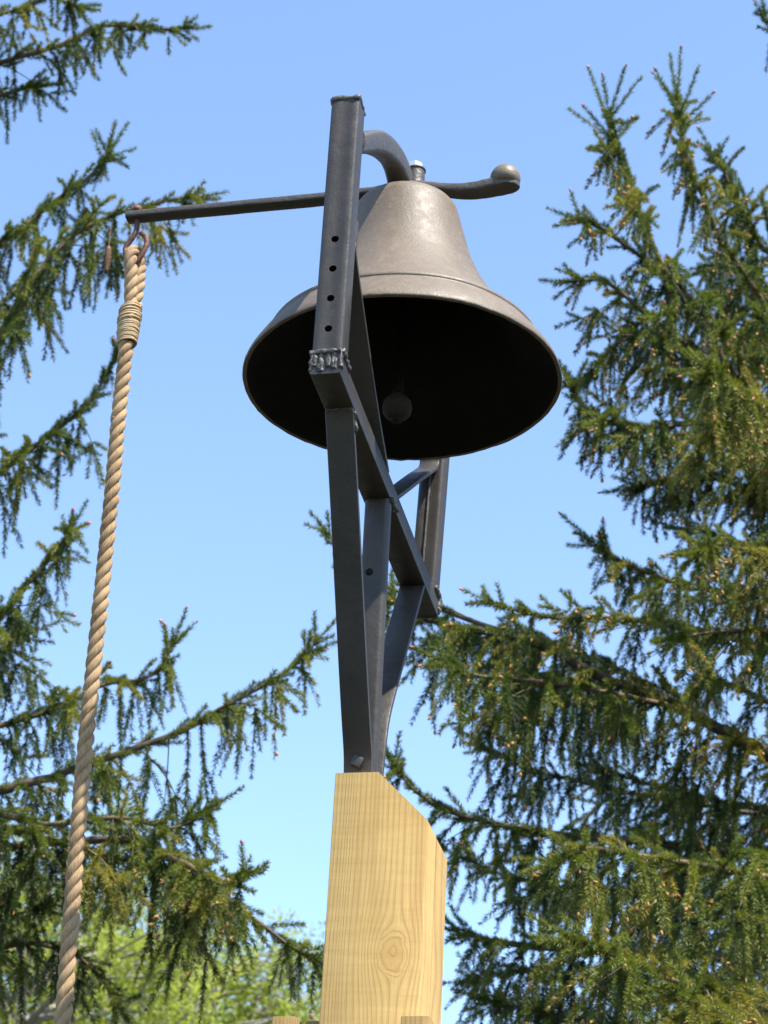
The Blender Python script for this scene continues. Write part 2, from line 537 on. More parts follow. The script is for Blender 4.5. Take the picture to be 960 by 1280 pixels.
def block(name, a0, a1, b0, b1, z0, z1):
    bm = bmesh.new()
    bm_box(bm, a0, a1, b0, b1, z0, z1, 0.002, 2)
    return link_bm(name, bm, M_BLOCK, post, smooth=True, sharp=30, off=poff)
block('batten', 0.0960, 0.1360, PB0 - 0.040, PB0 - 0.0005, ZG + 0.3, -0.850)
block('batten', -0.0935, -0.0595, PB0 - 0.001, PB0 + 0.085, ZG + 0.3, -0.839)
block('spacer_block', -0.0590, PA0 - 0.0005, PB0 + 0.05, PB0 + 0.12, -1.2, -0.831)

# ---- steel stand
ZB = ZTOP
stand = root_at('bell_stand', 0, 0, ZB)
tag(stand, 'black painted welded steel bell stand bolted on top of the timber post', 'stand')
soff = (0, 0, ZB)

def hollow_upright(name, b0, b1, z0, z1, lean, holes, hole_r=0.0058):
    """square tube with rounded corners and drilled holes through the outer and inner walls"""
    bm = bmesh.new()
    bc = (b0 + b1) / 2
    w = b1 - b0
    nz = 14
    sec = rrect(T_, w, 0.007, 3)
    hh = w / 2
    sec = sec[:12] + [(-0.011, -hh + 0.0001), (-0.005, -hh + 0.0008), (0.001, -hh + 0.0015), (0.007, -hh + 0.0008), (0.012, -hh + 0.0001)] + sec[12:]
    rings = []
    for i in range(nz + 1):
        z = z0 + (z1 - z0) * i / nz
        rings.append([bm.verts.new((u + lean * z, bc + v, z)) for u, v in sec])
    k = len(sec)
    for i in range(nz):
        for j in range(k):
            bm.faces.new((rings[i][j], rings[i][(j + 1) % k], rings[i + 1][(j + 1) % k], rings[i + 1][j]))
    bm.faces.new(rings[0][::-1]); bm.faces.new(rings[-1])
    if not holes:
        return link_bm(name, bm, M_STEEL, stand, smooth=True, sharp=40, off=soff)
    base = link_bm(name, bm, M_STEEL, None, smooth=False)
    bm = bmesh.new()
    bm_box(bm, -T_ / 2 + 0.004 , T_ / 2 - 0.004, b0 + 0.004, b1 - 0.004, z0 + 0.006, z1 - 0.006)
    cut_in = link_bm('cut', bm, M_STEEL, None, smooth=False)
    bm = bmesh.new()
    for hz in holes:
        bm_tube(bm, [(0, b0 - 0.02, hz), (0, bc, hz)], hole_r, 20)
    cut_h = link_bm('cut', bm, M_STEEL, None, smooth=False)
    for c in (cut_in, cut_h):
        md = base.modifiers.new('b', 'BOOLEAN')
        md.operation = 'DIFFERENCE'
        md.object = c
        md.solver = 'EXACT'
    dg = bpy.context.evaluated_depsgraph_get()
    me = bpy.data.meshes.new_from_object(base.evaluated_get(dg))
    base.modifiers.clear()
    base.data = me
    for c in (cut_in, cut_h): bpy.data.objects.remove(c)
    me.transform(Matrix.Translation(-Vector(soff)))
    me.polygons.foreach_set('use_smooth', [True] * len(me.polygons))
    me.set_sharp_from_angle(angle=RAD(28))
    base.parent = stand
    return base

CB_H = 0.036
LEAN2 = 0.032
hollow_upright('upright', -S, -S + T_, CB_H, H, 0.0, [0.2365, 0.1835, 0.1313, 0.0784])
hollow_upright('upright', S - T_, S, CB_H, H, LEAN2, [])
bm = bmesh.new()
bm_sweep(bm, [Vector((0, -S - 0.001, CB_H / 2)), Vector((0, -0.1, CB_H / 2)), Vector((0, 0.1, CB_H / 2)), Vector((0, S + 0.002, CB_H / 2))], rrect(T_ + 0.001, CB_H, 0.004, 2))
link_bm('crossbar', bm, M_STEEL, stand, sharp=40, off=soff)
# far upright: seam weld running up its near face
bm = bmesh.new()
bm_tube(bm, [(0.0 + LEAN2 * z - 0.002, S - T_ - 0.0005, z) for z in np.linspace(CB_H, H - 0.03, 60)], 0.0022, 6)
lumpy(bm, 0.0012, 160, 2)
link_bm('weld_seam', bm, M_WELD, stand, off=soff)
# near upright: shallow rolled ridge down the outer face seam
def strap(name, pts, w, th, a0=0.0, lean=0.0, n=8, mat=None):
    bm = bmesh.new()
    path = [Vector((a0, b, z)) for b, z in pts]
    path = catmull(path, n)
    bm_sweep(bm, path, rrect(w, th, th * 0.28, 2))
    if lean:
        for v in bm.verts: v.co.x += lean * v.co.z
    return link_bm(name, bm, mat or M_STEEL, stand, sharp=35, off=soff)
strap('leg', [(-0.302, 0.0), (-0.250, -0.09), (-0.188, -0.20), (-0.118, -0.325), (-0.077, -0.395), (-0.052, -0.435), (-0.043, -0.46), (-0.0405, ZTOP + 0.0005)], 0.043, 0.009)
strap('leg', [(0.281, 0.0), (0.214, -0.100), (0.147, -0.201), (0.085, -0.294), (0.054, -0.352), (0.037, -0.425), (0.031, ZTOP + 0.0005)], 0.043, 0.009)
# braces lie against the uprights and run down to the middle of the crossbar
strap('brace', [(-S + T_ + 0.0045, 0.30), (-S + T_ + 0.0045, 0.262), (-S + T_ + 0.014, 0.236), (-0.245, 0.163), (-0.14, 0.092), (-0.045, CB_H + 0.002)], 0.040, 0.008, 0.002, n=6)
strap('brace', [(S - T_ - 0.0045, 0.290), (S - T_ - 0.0048, 0.280), (S - T_ - 0.010, 0.270), (S - T_ - 0.022, 0.259), (0.235, 0.184), (0.13, 0.103), (0.045, CB_H + 0.002)], 0.036, 0.008, -0.004, LEAN2, n=6)
# centre post: round-cornered tube with a dark disc standing in for the shade of a bolt hole
bm = bmesh.new()
bm_sweep(bm, [Vector((0.002, -0.021, -0.0005)), Vector((0.002, -0.019, -0.2)), Vector((0.002, -0.014, -0.4)), Vector((0.002, -0.011, ZTOP + 0.0008))], rrect(0.042, 0.022, 0.009, 4))
link_bm('centre_tube', bm, M_STEEL, stand, sharp=40, off=soff)
bm = bmesh.new()
bm_tube(bm, [(-0.004, -0.0315, -0.130), (-0.004, -0.026, -0.130)], 0.0062, 16)
link_bm('dark_hole_disc', bm, M_INNER, stand, off=soff)
# square head bolt through the legs
bm = bmesh.new()
bm_box(bm, -0.0082, 0.0082, -0.0065, 0.004, -0.0082, 0.0082, 0.0018, 2)
bmesh.ops.rotate(bm, verts=bm.verts, cent=(0, 0, 0), matrix=Matrix.Rotation(RAD(24), 3, 'Y'))
bmesh.ops.translate(bm, verts=bm.verts, vec=(0.0005, -0.0515, -0.4545))
link_bm('bolt_head', bm, M_STEEL, stand, sharp=40, off=soff)
bm = bmesh.new()
bm_tube(bm, [(0.0005, -0.050, -0.4545), (0.0005, 0.045, -0.4545)], 0.005, 12)
link_bm('bolt_shank', bm, M_STEEL, stand, off=soff)

# weld beads
rng = random.Random(4)
def weld(path, r, amp=0.0028, freq=150, seed=1, n=8, name='weld_bead', par=None, lean=0.0):
    bm = bmesh.new()
    pth = []
    for p, q in zip(path[:-1], path[1:]):
        p, q = Vector(p), Vector(q)
        m_ = max(2, int((q - p).length / 0.0022))
        pth += [p.lerp(q, i / m_) for i in range(m_)]
    pth.append(Vector(path[-1]))
    bm_tube(bm, pth, [r * (0.85 + 0.3 * abs(math.sin(i * 0.43 + seed))) for i in range(len(pth))], n)
    lumpy(bm, amp, freq, seed)
    return link_bm(name, bm, M_WELD, stand, off=soff)
h = T_ / 2
q_ = h - 0.002
weld([(-q_, -S + 0.002, H), (q_, -S + 0.002, H), (q_, -S + T_ - 0.002, H), (-q_, -S + T_ - 0.002, H), (-q_, -S + 0.002, H)], 0.0036, 0.0036, 70, 1)
bm = bmesh.new()
bm_box(bm, -h + 0.001, h - 0.001, -S + 0.001, -S + T_ - 0.001, H - 0.004, H + 0.0035, 0.001, 1)
bmesh.ops.subdivide_edges(bm, edges=bm.edges, cuts=7, use_grid_fill=True)
lumpy(bm, 0.003, 110, 5)
link_bm('cap_plate', bm, M_WELD, stand, off=soff)
weld([(-h, -S - 0.0005, CB_H + 0.001), (h, -S - 0.0005, CB_H + 0.001)], 0.0044, 0.003, 120, 2)
weld([(h, -S, CB_H + 0.001), (h, -S + T_, CB_H)], 0.0045, 0.003, 150, 12)
for i in range(9):
    a = -h + 0.003 + (T_ - 0.006) * i / 8 + rng.uniform(-.002, .002)
    weld([(a, -S + 0.0010, CB_H + 0.002), (a + rng.uniform(-.001, .001), -S + 0.0008, 0.002 + rng.uniform(0, 0.012))], 0.0030 + rng.uniform(0, 0.0014), 0.0020, 160, 20 + i, 8)
weld([(h + LEAN2 * 0.0, S, 0.004), (h, S + 0.001, CB_H)], 0.0045, 0.004, 140, 6)
weld([(-h, S + 0.001, 0.002), (h, S + 0.001, 0.002)], 0.004, 0.004, 140, 7)
weld([(h + 0.001, S - T_, CB_H), (h + 0.001, S, CB_H)], 0.004, 0.003, 140, 8)
weld([(-0.010, S - T_ - 0.006, 0.292), (0.026, S - T_ - 0.006, 0.292)], 0.004, 0.003, 160, 9)
weld([(0.0225, -0.299, -0.003), (0.0225, -0.283, -0.028)], 0.0028, 0.003, 190, 10)
weld([(-0.02, -0.305, -0.001), (0.02, -0.305, -0.001)], 0.003, 0.002, 190, 11)
weld([(0.024, -0.028, -0.002), (0.025, 0.008, -0.002)], 0.004, 0.003, 160, 13)

# ------------------------------------------------------------------ bell with its yoke and lever
BA, BB, BZ = 0.0150, 0.0106, 0.2375
bell = root_at('bell', BA, BB, BZ)
tag(bell, 'dark brown cast iron farm bell with wide flared mouth hanging in the steel stand', 'bell')
boff = (BA, BB, BZ)
R = 0.2621
outer = [(0.000, 0.3800), (0.026, 0.3800), (0.0285, 0.376), (0.030, 0.3640), (0.034, 0.3610), (0.052, 0.3595), (0.068, 0.3555), (0.0800, 0.3480), (0.0880, 0.3370), (0.0925, 0.3220),
         (0.0975, 0.300), (0.1045, 0.270), (0.1125, 0.240), (0.1225, 0.210), (0.1350, 0.181), (0.1510, 0.152), (0.1710, 0.122), (0.1930, 0.094),
         (0.2110, 0.0730), (0.2150, 0.0700), (0.2205, 0.0712), (0.2250, 0.0690), (0.2268, 0.0635), (0.2262, 0.0600), (0.2330, 0.0510), (0.2440, 0.0365), (0.2540, 0.0210), (0.2605, 0.0085), (0.2621, 0.0022), (0.2612, 0.0)]
inner = [(0.2550, 0.0006), (0.2440, 0.014), (0.2280, 0.036), (0.2060, 0.058), (0.1800, 0.082), (0.1560, 0.110), (0.1340, 0.142), (0.1170, 0.180), (0.1020, 0.228), (0.0890, 0.285), (0.0780, 0.328), (0.06, 0.342), (0.0, 0.346)]
bm = bmesh.new()
def spl(prof, n=3):
    return [(max(p.x, 0.0), p.z) for p in catmull([Vector((r, 0, z)) for r, z in prof], n)]
bm_lathe(bm, spl(outer), 128)
nface_out = len(bm.faces)
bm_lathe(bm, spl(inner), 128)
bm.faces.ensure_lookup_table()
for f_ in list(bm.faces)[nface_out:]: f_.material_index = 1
bmesh.ops.remove_doubles(bm, verts=bm.verts, dist=0.00001)
# join lip
bmesh.ops.bridge_loops(bm, edges=[e for e in bm.edges if e.is_boundary])
for v in bm.verts:      # hand-cast unevenness
    q = v.co * 9
    d = Vector((v.co.x, v.co.y, 0))
    if d.length > 0.01: v.co += d.normalized() * (mnoise.noise(q) * 0.0014 + mnoise.noise(v.co * 60) * 0.0004)
    if v.co.z < 0.006: v.co.z += mnoise.noise(v.co * 70) * 0.0016
# slight lean of the mouth, crown stays put
tiltM = Matrix.Rotation(-0.024, 4, 'Y') @ Matrix.Rotation(0.014, 4, 'X')
bm.transform(Matrix.Translation((0.0, 0, 0)) @ tiltM)
body = link_bm('bell_body', bm, M_BELL, bell, sharp=50)
me = body.data
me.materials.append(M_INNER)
body.location = (0.007, 0, 0)
# yoke: two arms rising from the pivots to the crown, built as one casting
LV0, LV1 = 0.6205, 0.6325         # lever underside / top in stand coordinates
bm = bmesh.new()
yp = [(-0.345, 0.456), (-0.325, 0.470), (-0.290, 0.499), (-0.250, 0.532), (-0.200, 0.570), (-0.146, 0.604), (-0.090, 0.632), (-0.045, 0.646), (-0.010, 0.648), (0.010, 0.646)]
yp = yp + [(0.02 - b, z) for b, z in yp[-2::-1]]
path = catmull([Vector((0.001, b, z)) for b, z in yp], 4)
sc = []
for p in path:
    d = abs(p.y - 0.01)
    w = 1.0 + 0.25 * max(0, 1 - d / 0.09)
    hgt = 1.0 if d < 0.2 else 1.0 - 0.25 * (d - 0.2) / 0.16
    sc.append((w, hgt))
bm_sweep(bm, path, rrect(0.034, 0.040, 0.009, 4), scales=sc)
yoke = link_bm('yoke', bm, M_CAST, bell, sharp=50, off=boff)
for sgn in (-1, 1):
    b0 = -0.3555 if sgn < 0 else 0.3555
    bm = bmesh.new()
    xx = 0.001
    bm_tube(bm, [(xx, b0, 0.455), (xx, b0 - sgn * 0.006, 0.455), (xx, b0 - sgn * 0.0061, 0.455), (xx, b0 - sgn * 0.018, 0.457)], [0.0235, 0.0235, 0.020, 0.0195], 24)
    bmesh.ops.bevel(bm, geom=[e for e in bm.edges if e.is_boundary is False and e.calc_face_angle(0) > 1.0], offset=0.0015, segments=2, affect='EDGES')
    link_bm('pivot', bm, M_CAST, bell, sharp=40, off=boff)

# lever arm with counterweight knob
bm = bmesh.new()
la = [(-0.490, 0.6165), (-0.40, 0.6185), (-0.28, 0.6205), (-0.16, 0.6225), (-0.06, 0.6265), (0.0, 0.6300), (0.04, 0.6285), (0.08, 0.6215), (0.11, 0.6165), (0.14, 0.6170), (0.17, 0.6215), (0.190, 0.6240), (0.208, 0.6255)]
path = catmull([Vector((a, BB, z)) for a, z in la], 5)
sc = []
for p in path:
    a = p.x
    w = 0.86
    if a > 0.05: w = 0.86 + 0.35 * min(1, (a - 0.05) / 0.12) ** 1.4
    if abs(a - 0.018) < 0.06: w += 0.45 * (1 - abs(a - 0.018) / 0.06)
    th = 1.0 if a < 0.05 else 1.0 + 0.45 * min(1, (a - 0.05) / 0.10)
    if a > 0.183:
        q = min(1.0, (a - 0.183) / 0.0255)
        w *= math.sqrt(max(0.03, 1 - q * q))
    sc.append((w, th))
bm_sweep(bm, path, rrect(0.031, 0.0125, 0.003, 2), side_axis=Vector((0, 1, 0)), scales=sc)
lumpy(bm, 0.0006, 120, 3)
lever = link_bm('lever', bm, M_CAST, bell, sharp=45, off=boff)
bm = bmesh.new()
bm_lathe(bm, [(0.0262 * math.cos(RAD(90 - 9 * k)), 0.0070 + 0.0262 * math.sin(RAD(90 - 9 * k))) for k in range(13)] + [(0.022, -0.0060), (0.0, -0.0065)], 32)
bmesh.ops.translate(bm, verts=bm.verts, vec=(0.1835, BB, 0.6285))
link_bm('counterweight', bm, M_BELL, lever, off=boff)
# stud, washer and nut over the crown
bm = bmesh.new()
bm_tube(bm, [(0.024, BB + 0.012, 0.632), (0.024, BB + 0.012, 0.676), (0.024, BB + 0.012, 0.6762), (0.024, BB + 0.012, 0.6785)], [0.0165, 0.0155, 0.0172, 0.0172], 24)
link_bm('stud_boss', bm, M_CAST, bell, sharp=40, off=boff)
bm = bmesh.new()
bm_tube(bm, [(0.022, BB + 0.012, 0.6788), (0.022, BB + 0.012, 0.692)], 0.0138, 6)
bmesh.ops.bevel(bm, geom=list(bm.edges), offset=0.0012, segments=1, affect='EDGES')
link_bm('nut', bm, M_NUT, bell, smooth=False, off=boff)
# clapper
bm = bmesh.new()
cx, cy = 0.016, BB + 0.002
bm_lathe(bm, [(0.0, 0.170), (0.009, 0.170), (0.0180, 0.1745), (0.0232, 0.182), (0.0245, 0.192), (0.0225, 0.202), (0.0160, 0.210), (0.0085, 0.216), (0.0, 0.217)], 32, cx, cy)
clap = link_bm('clapper', bm, M_CLAP, bell, off=boff)
bm = bmesh.new()
bm_tube(bm, [(cx, cy, 0.222), (cx, cy, 0.30), (cx + 0.003, cy, 0.42), (cx + 0.005, cy, 0.60)], [0.0095, 0.008, 0.008, 0.008], 14)
link_bm('clapper_rod', bm, M_INNER, clap, off=boff)
bm = bmesh.new()
bm_tube(bm, [(cx, cy, 0.1705), (cx, cy, 0.165)], [0.0095, 0.0085], 14)
link_bm('clapper_tip', bm, M_INNER, clap, off=boff)
# rusty hook through the end of the lever
def LV(px, py, db=0.0):
    """photo point on the plane of the lever, in stand coordinates"""
    d = fw + CX * ((px - 480) / F_PX) - CY * ((py - 640) / F_PX)
    e1 = Vector((math.cos(PSI), -math.sin(PSI), 0)); e2 = Vector((math.sin(PSI), math.cos(PSI), 0))
    o = ORG - Vector((0, 0, CAMZ))
    t = (o.dot(e2) + BB + db) / d.dot(e2)
    P = d * t - o
    return Vector((P.dot(e1), P.dot(e2), P.z))
hp = [LV(171, 262), LV(171.5, 278), LV(171, 286), LV(166, 297), LV(159, 306), LV(156.5, 314), LV(159, 324, -0.003), LV(167, 329, -0.006), LV(175, 322, -0.006), LV(182, 309, -0.006), LV(183, 299, -0.004), LV(179, 293, -0.002), LV(174.5, 291.5)]
bm = bmesh.new()
pth = catmull(hp, 6)
bm_tube(bm, pth, [0.0046] * (len(pth) - 4) + [0.0044, 0.0040, 0.0034, 0.0024], 12)
lumpy(bm, 0.0006, 200, 3)
link_bm('hook', bm, M_RUST, lever, off=boff)
bm = bmesh.new()
c = LV(171, 262)
bm_tube(bm, [c + Vector((0, 0, -0.004)), c + Vector((0, 0, 0.004))], 0.0085, 8)
lumpy(bm, 0.001, 200, 9)
link_bm('hook_nut', bm, M_RUST, lever, off=boff)

# ------------------------------------------------------------------ rope
rope = root_at('bell_rope', -0.43, BB, ZG + 0.9)
tag(rope, 'thick twisted natural fibre rope hanging from the rusty hook on the lever', 'rope')
roff = (-0.43, BB, ZG + 0.9)

def strands(name, path, rr, lay, par, ph0=0.0, seed=0, taper_ends=False, sub=12):
    """three strands laid up around the path, with UV along the strand for the fibres"""
    path = [Vector(p) for p in path]
    L = [0.0]
    for p, q in zip(path[:-1], path[1:]): L.append(L[-1] + (q - p).length)
    n = max(4, int(L[-1] / (lay / 22)))
    pts, tan = [], []
    j = 0
    for i in range(n + 1):
        s = L[-1] * i / n
        while j < len(L) - 2 and L[j + 1] < s: j += 1
        f_ = (s - L[j]) / max(1e-9, L[j + 1] - L[j])
        pts.append(path[j].lerp(path[j + 1], f_))
    u = Vector((1, 0, 0))
    frames = []
    for i, p in enumerate(pts):
        t = (pts[min(i + 1, n)] - pts[max(i - 1, 0)]).normalized()
        u = (u - t * u.dot(t)).normalized()
        frames.append((t, u.copy(), t.cross(u)))
    sr, off = rr * 0.53, rr * 0.515
    for kk in range(3):
        verts, faces, uvs = [], [], []
        cen = []
        for i, p in enumerate(pts):
            a = ph0 + 2 * math.pi * (kk / 3) + 2 * math.pi * (L[-1] * i / n) / lay
            t, uu, vv = frames[i]
            wob = 1 + 0.13 * mnoise.noise(Vector((i * 0.08, kk * 9.1, seed)))
            cen.append(p + (uu * math.cos(a) + vv * math.sin(a)) * off * wob)
        for i, c in enumerate(cen):
            t = (cen[min(i + 1, n)] - cen[max(i - 1, 0)]).normalized()
            uu = frames[i][1]; uu = (uu - t * uu.dot(t)).normalized(); vv = t.cross(uu)
            for q in range(sub):
                th = 2 * math.pi * q / sub
                r_ = sr * (1 + 0.06 * mnoise.noise(Vector((i * 0.35, q * 1.7, kk * 5 + seed))) + 0.07 * mnoise.noise(Vector((i * 0.045, 2.0, kk * 5 + seed))))
                verts.append(c + (uu * math.cos(th) + vv * math.sin(th)) * r_)
        for i in range(n):
            for q in range(sub):
                q2 = (q + 1) % sub
                faces.append((i * sub + q, i * sub + q2, (i + 1) * sub + q2, (i + 1) * sub + q))
                v0, v1 = L[-1] * i / n * 30, L[-1] * (i + 1) / n * 30
                tw = 0.35
                uvs += [(q / sub + v0 * tw, v0), ((q + 1) / sub + v0 * tw, v0), ((q + 1) / sub + v1 * tw, v1), (q / sub + v1 * tw, v1)]
        me = bpy.data.meshes.new(name)
        me.from_pydata([tuple(v - Vector(roff)) for v in verts], [], faces)
        uvl = me.uv_layers.new(name='UVMap')
        # fibres run across the strand lay: swap so the noise is stretched along the fibres
        uvl.data.foreach_set('uv', [c for uv in uvs for c in (uv[1] * 0.12 + uv[0] * 0.15, uv[0] - uv[1] * 0.05)])
        me.polygons.foreach_set('use_smooth', [True] * len(me.polygons))
        me.materials.append(M_ROPE)
        o = bpy.data.objects.new(name, me)
        COL.objects.link(o); o.parent = par
RR, LAY = 0.0127, 0.071
main = [LV(161, 386), LV(159.5, 410), LV(157, 440), LV(148.5, 520), LV(139.5, 620), LV(125, 760), LV(110, 900), LV(95.5, 1060), LV(80, 1260)]
d = (main[-1] - main[-3]).normalized()
main += [main[-1] + d * 0.4, main[-1] + d * 0.9 + Vector((0.01, 0, 0)), Vector((main[-1].x + 0.07, BB, ZG + 0.9))]
strands('strand', catmull(main, 12), RR, LAY, rope)
# eye: over the hook and back down beside the standing part
eye = [LV(163, 400, -0.006), LV(163.5, 370, -0.006), LV(164, 345, -0.008), LV(163, 326, -0.010), LV(165.5, 316, -0.002), LV(171, 316, 0.014), LV(174.5, 330, 0.016), LV(173.5, 350, 0.006), LV(170.5, 372, 0.003), LV(167, 400, 0.002)]
strands('eye_strand', catmull(eye, 12), RR * 0.93, LAY * 0.92, rope, 0.6, 4)
# whipping: turns of pale twine
bm = bmesh.new()
p0, p1 = LV(163.5, 384), LV(158.5, 430)
ax = (p1 - p0)
def whip(name, turns, r0, r1, tw, seed, s0=0.0, s1=1.0):
    rg = random.Random(seed)
    verts, faces, uvs = [], [], []
    n = turns * 28
    e1 = Vector((1, 0, 0)); e2 = Vector((0, 1, 0))
    tiltx = 0.0
    sub = 6
    prev = None
    for i in range(n + 1):
        f_ = i / n
        a = 2 * math.pi * turns * f_
        k_ = int(f_ * turns)
        s = s0 + (s1 - s0) * f_
        bul = r0 + (r1 - r0) * math.sin(math.pi * (0.18 + 0.72 * s)) + 0.0018 * mnoise.noise(Vector((k_ * 1.3, 0, seed))) + 0.0010 * mnoise.noise(Vector((i * 0.15, 3, seed)))
        c = p0 + ax * s + Vector((0, 0, 0.004 * math.cos(a + 0.5) + 0.0034 * mnoise.noise(Vector((i * 0.05, 5, seed)))))
        rad = (e1 * math.cos(a) * 1.05 + e2 * math.sin(a) * 0.95)
        ce = c + rad * bul
        for q in range(sub):
            th = 2 * math.pi * q / sub
            verts.append(ce + (rad * math.cos(th) + Vector((0, 0, 1)) * math.sin(th)) * tw)
    for i in range(n):
        for q in range(sub):
            q2 = (q + 1) % sub
            faces.append((i * sub + q, i * sub + q2, (i + 1) * sub + q2, (i + 1) * sub + q))
            uvs += [(i * 0.04, q / sub), (i * 0.04, (q + 1) / sub), (i * 0.04 + 0.04, (q + 1) / sub), (i * 0.04 + 0.04, q / sub)]
    me = bpy.data.meshes.new(name)
    me.from_pydata([tuple(v - Vector(roff)) for v in verts], [], faces)
    me.uv_layers.new(name='UVMap').data.foreach_set('uv', [c for uv in uvs for c in uv])
    me.polygons.foreach_set('use_smooth', [True] * len(me.polygons))
    me.materials.append(M_TWINE)
    o = bpy.data.objects.new(name, me); COL.objects.link(o); o.parent = rope
bm.free()
whip('whipping', 24, 0.0142, 0.0166, 0.0020, 1)
whip('whipping', 5, 0.0160, 0.0182, 0.0022, 2, 0.05, 0.42)
# loose fibres along the rope
fv, fl = [], []
rg = random.Random(8)
mp_ = catmull(main, 12)
for i in range(900):
    k_ = rg.randrange(0, len(mp_) - 1)
    p = mp_[k_].lerp(mp_[k_ + 1], rg.random())
    a = rg.uniform(0, 6.28)
    rd = Vector((math.cos(a), math.sin(a), 0))
    b0 = p + rd * RR * 0.95
    tip = b0 + rd * rg.uniform(0.001, 0.008) + Vector((rg.uniform(-.006, .006), 0, rg.uniform(-.008, .008)))
    w = Vector((0, 0, 0.00035))
    k0 = len(fv)
    fv += [b0 - w - Vector(roff), b0 + w - Vector(roff), tip - Vector(roff)]
    fl += [k0, k0 + 1, k0 + 2]
fo = np_mesh('loose_fibres', np.array([tuple(v) for v in fv]), 3, np.array(fl), M_TWINE, rope)
fo['kind'] = 'stuff'

# ------------------------------------------------------------------ spruce trees
class Buf:
    def __init__(s): s.v = []; s.l = []; s.n = 0; s.a = []
    def add(s, v, l, a=None):
        s.v.append(v); s.l.append(l + s.n); s.n += len(v)
        if a is not None: s.a.append(a)

def np_tubes(buf, P, r, sides=3):
    """P (K,n,3) paths, r (K,n) radii -> quads"""
    K, n, _ = P.shape
    T = np.gradient(P, axis=1)
    T /= np.linalg.norm(T, axis=2, keepdims=True) + 1e-9
    ref = np.where(np.abs(T[:, :1, 2:3]) > 0.8, np.array([[[1., 0, 0]]]), np.array([[[0, 0, 1.]]]))
    U = np.cross(T, np.broadcast_to(ref, T.shape)); U /= np.linalg.norm(U, axis=2, keepdims=True) + 1e-9
    V = np.cross(T, U)
    th = np.arange(sides) * 2 * np.pi / sides
    R_ = P[:, :, None, :] + r[:, :, None, None] * (U[:, :, None, :] * np.cos(th)[None, None, :, None] + V[:, :, None, :] * np.sin(th)[None, None, :, None])
    idx = np.arange(K * n * sides).reshape(K, n, sides)
    a = idx[:, :-1, :]; b_ = np.roll(a, -1, axis=2); d_ = idx[:, 1:, :]; c_ = np.roll(d_, -1, axis=2)
    buf.add(R_.reshape(-1, 3), np.stack([a, b_, c_, d_], -1).reshape(-1))

DOWN = np.array([0, 0, -1.0])
def unit(v): return v / (np.linalg.norm(v, axis=-1, keepdims=True) + 1e-9)

class Limb:
    def __init__(s, seed):
        s.rg = np.random.default_rng(seed)
        s.sh = []        # shoots: p0(3) d(3) L sag tint
        s.tw = []        # twigs: (path n,3) r0
        s.buds = []; s.pol = []
    def shoot(s, p, d, L, sag=0.3, tint=0.5):
        s.sh.append((*p, *d, L, sag, tint))

def shoot_end(p, d, L, sag):
    return p + d * L + DOWN * sag * L * 0.5

def branchlet(lm, p, d, L, sag, bare, tint, leaf_l=0.10, kids=True, pol=0.0):
    """a twig that bends down under its weight, clothed with shoots"""
    rg = lm.rg
    n = max(4, int(L / 0.042))
    st = L / n
    P = [p.copy()]
    dirs = [d.copy()]
    for i in range(n):
        d = unit(d + DOWN * sag * (0.9 / n) * (1.2 - 0.4 * i / n) + rg.normal(0, 0.055, 3))
        P.append(P[-1] + d * st); dirs.append(d)
    P = np.array(P)
    lm.tw.append((P, 0.0011 + 0.0045 * L))
    side = 1
    for i in range(1, n + 1):
        f = i / n
        if f < bare: continue
        # the twig itself carries needles
        lm.shoot(P[i - 1], unit(P[i] - P[i - 1]), st * 1.15, 0.0, tint + rg.normal(0, 0.05))
        if not kids or i == n: continue
        if rg.random() < 0.66:
            side = -side
            ax = unit(np.cross(dirs[i], rg.normal(0, 1, 3)))
            if rg.random() < 0.7:
                h_ = np.cross(dirs[i], np.array([0, 1.0, 0.25])); ax = unit(h_ + rg.normal(0, 0.35, 3)) * side
            k = unit(dirs[i] * 0.95 + ax * 0.75 + DOWN * 0.25)
            l = leaf_l * rg.uniform(0.6, 1.75) * (1.0 - 0.35 * f)
            tt = tint + rg.normal(0.02, 0.09)
            lm.shoot(P[i], k, l, sag * 0.55, tt)
            if pol and rg.random() < pol:
                for _ in range(rg.integers(2, 6)):
                    u_ = rg.uniform(0.3, 1.0)
                    e = P[i] + k * l * u_ + DOWN * 0.5 * sag * 0.55 * l * u_ * u_ + rg.normal(0, 0.003, 3)
                    lm.pol.append((e, unit(k + rg.normal(0, 0.6, 3))))
    e = unit(dirs[-1] + rg.normal(0, 0.1, 3))
    l = leaf_l * rg.uniform(0.6, 1.0)
    lm.shoot(P[-1], e, l, sag * 0.3, tint + 0.08)
    if pol and rg.random() < pol * 1.6: lm.pol.append((shoot_end(P[-1], e, l, sag * 0.3), e))
    return P

def spray(lm, p, T, size, n, tint, bud=0.5):
    """open whorl of stiff young shoots at the end of a limb"""
    rg = lm.rg
    side = unit(np.cross(T, np.array([0, 0, 1.0]))); upv = np.cross(side, T)
    lm.shoot(p, T, size * 1.15, -0.15, tint)
    if rg.random() < bud: lm.buds.append((shoot_end(p, T, size * 1.15, -0.15), T))
    for k in range(n):
        a = 2 * math.pi * (k + rg.uniform(-.25, .25)) / n
        f = rg.uniform(0.0, 0.9)
        q = p - T * size * f * 0.9
        d = unit(T * rg.uniform(0.45, 0.9) + (side * math.cos(a) + upv * (math.sin(a) * 0.8 + 0.2)) * 0.8)
        l = size * rg.uniform(0.65, 1.1)
        sg = rg.uniform(-0.35, 0.1)
        lm.shoot(q, d, l, sg, tint + rg.normal(0, 0.06))
        if rg.random() < bud: lm.buds.append((shoot_end(q, d, l, sg), d))

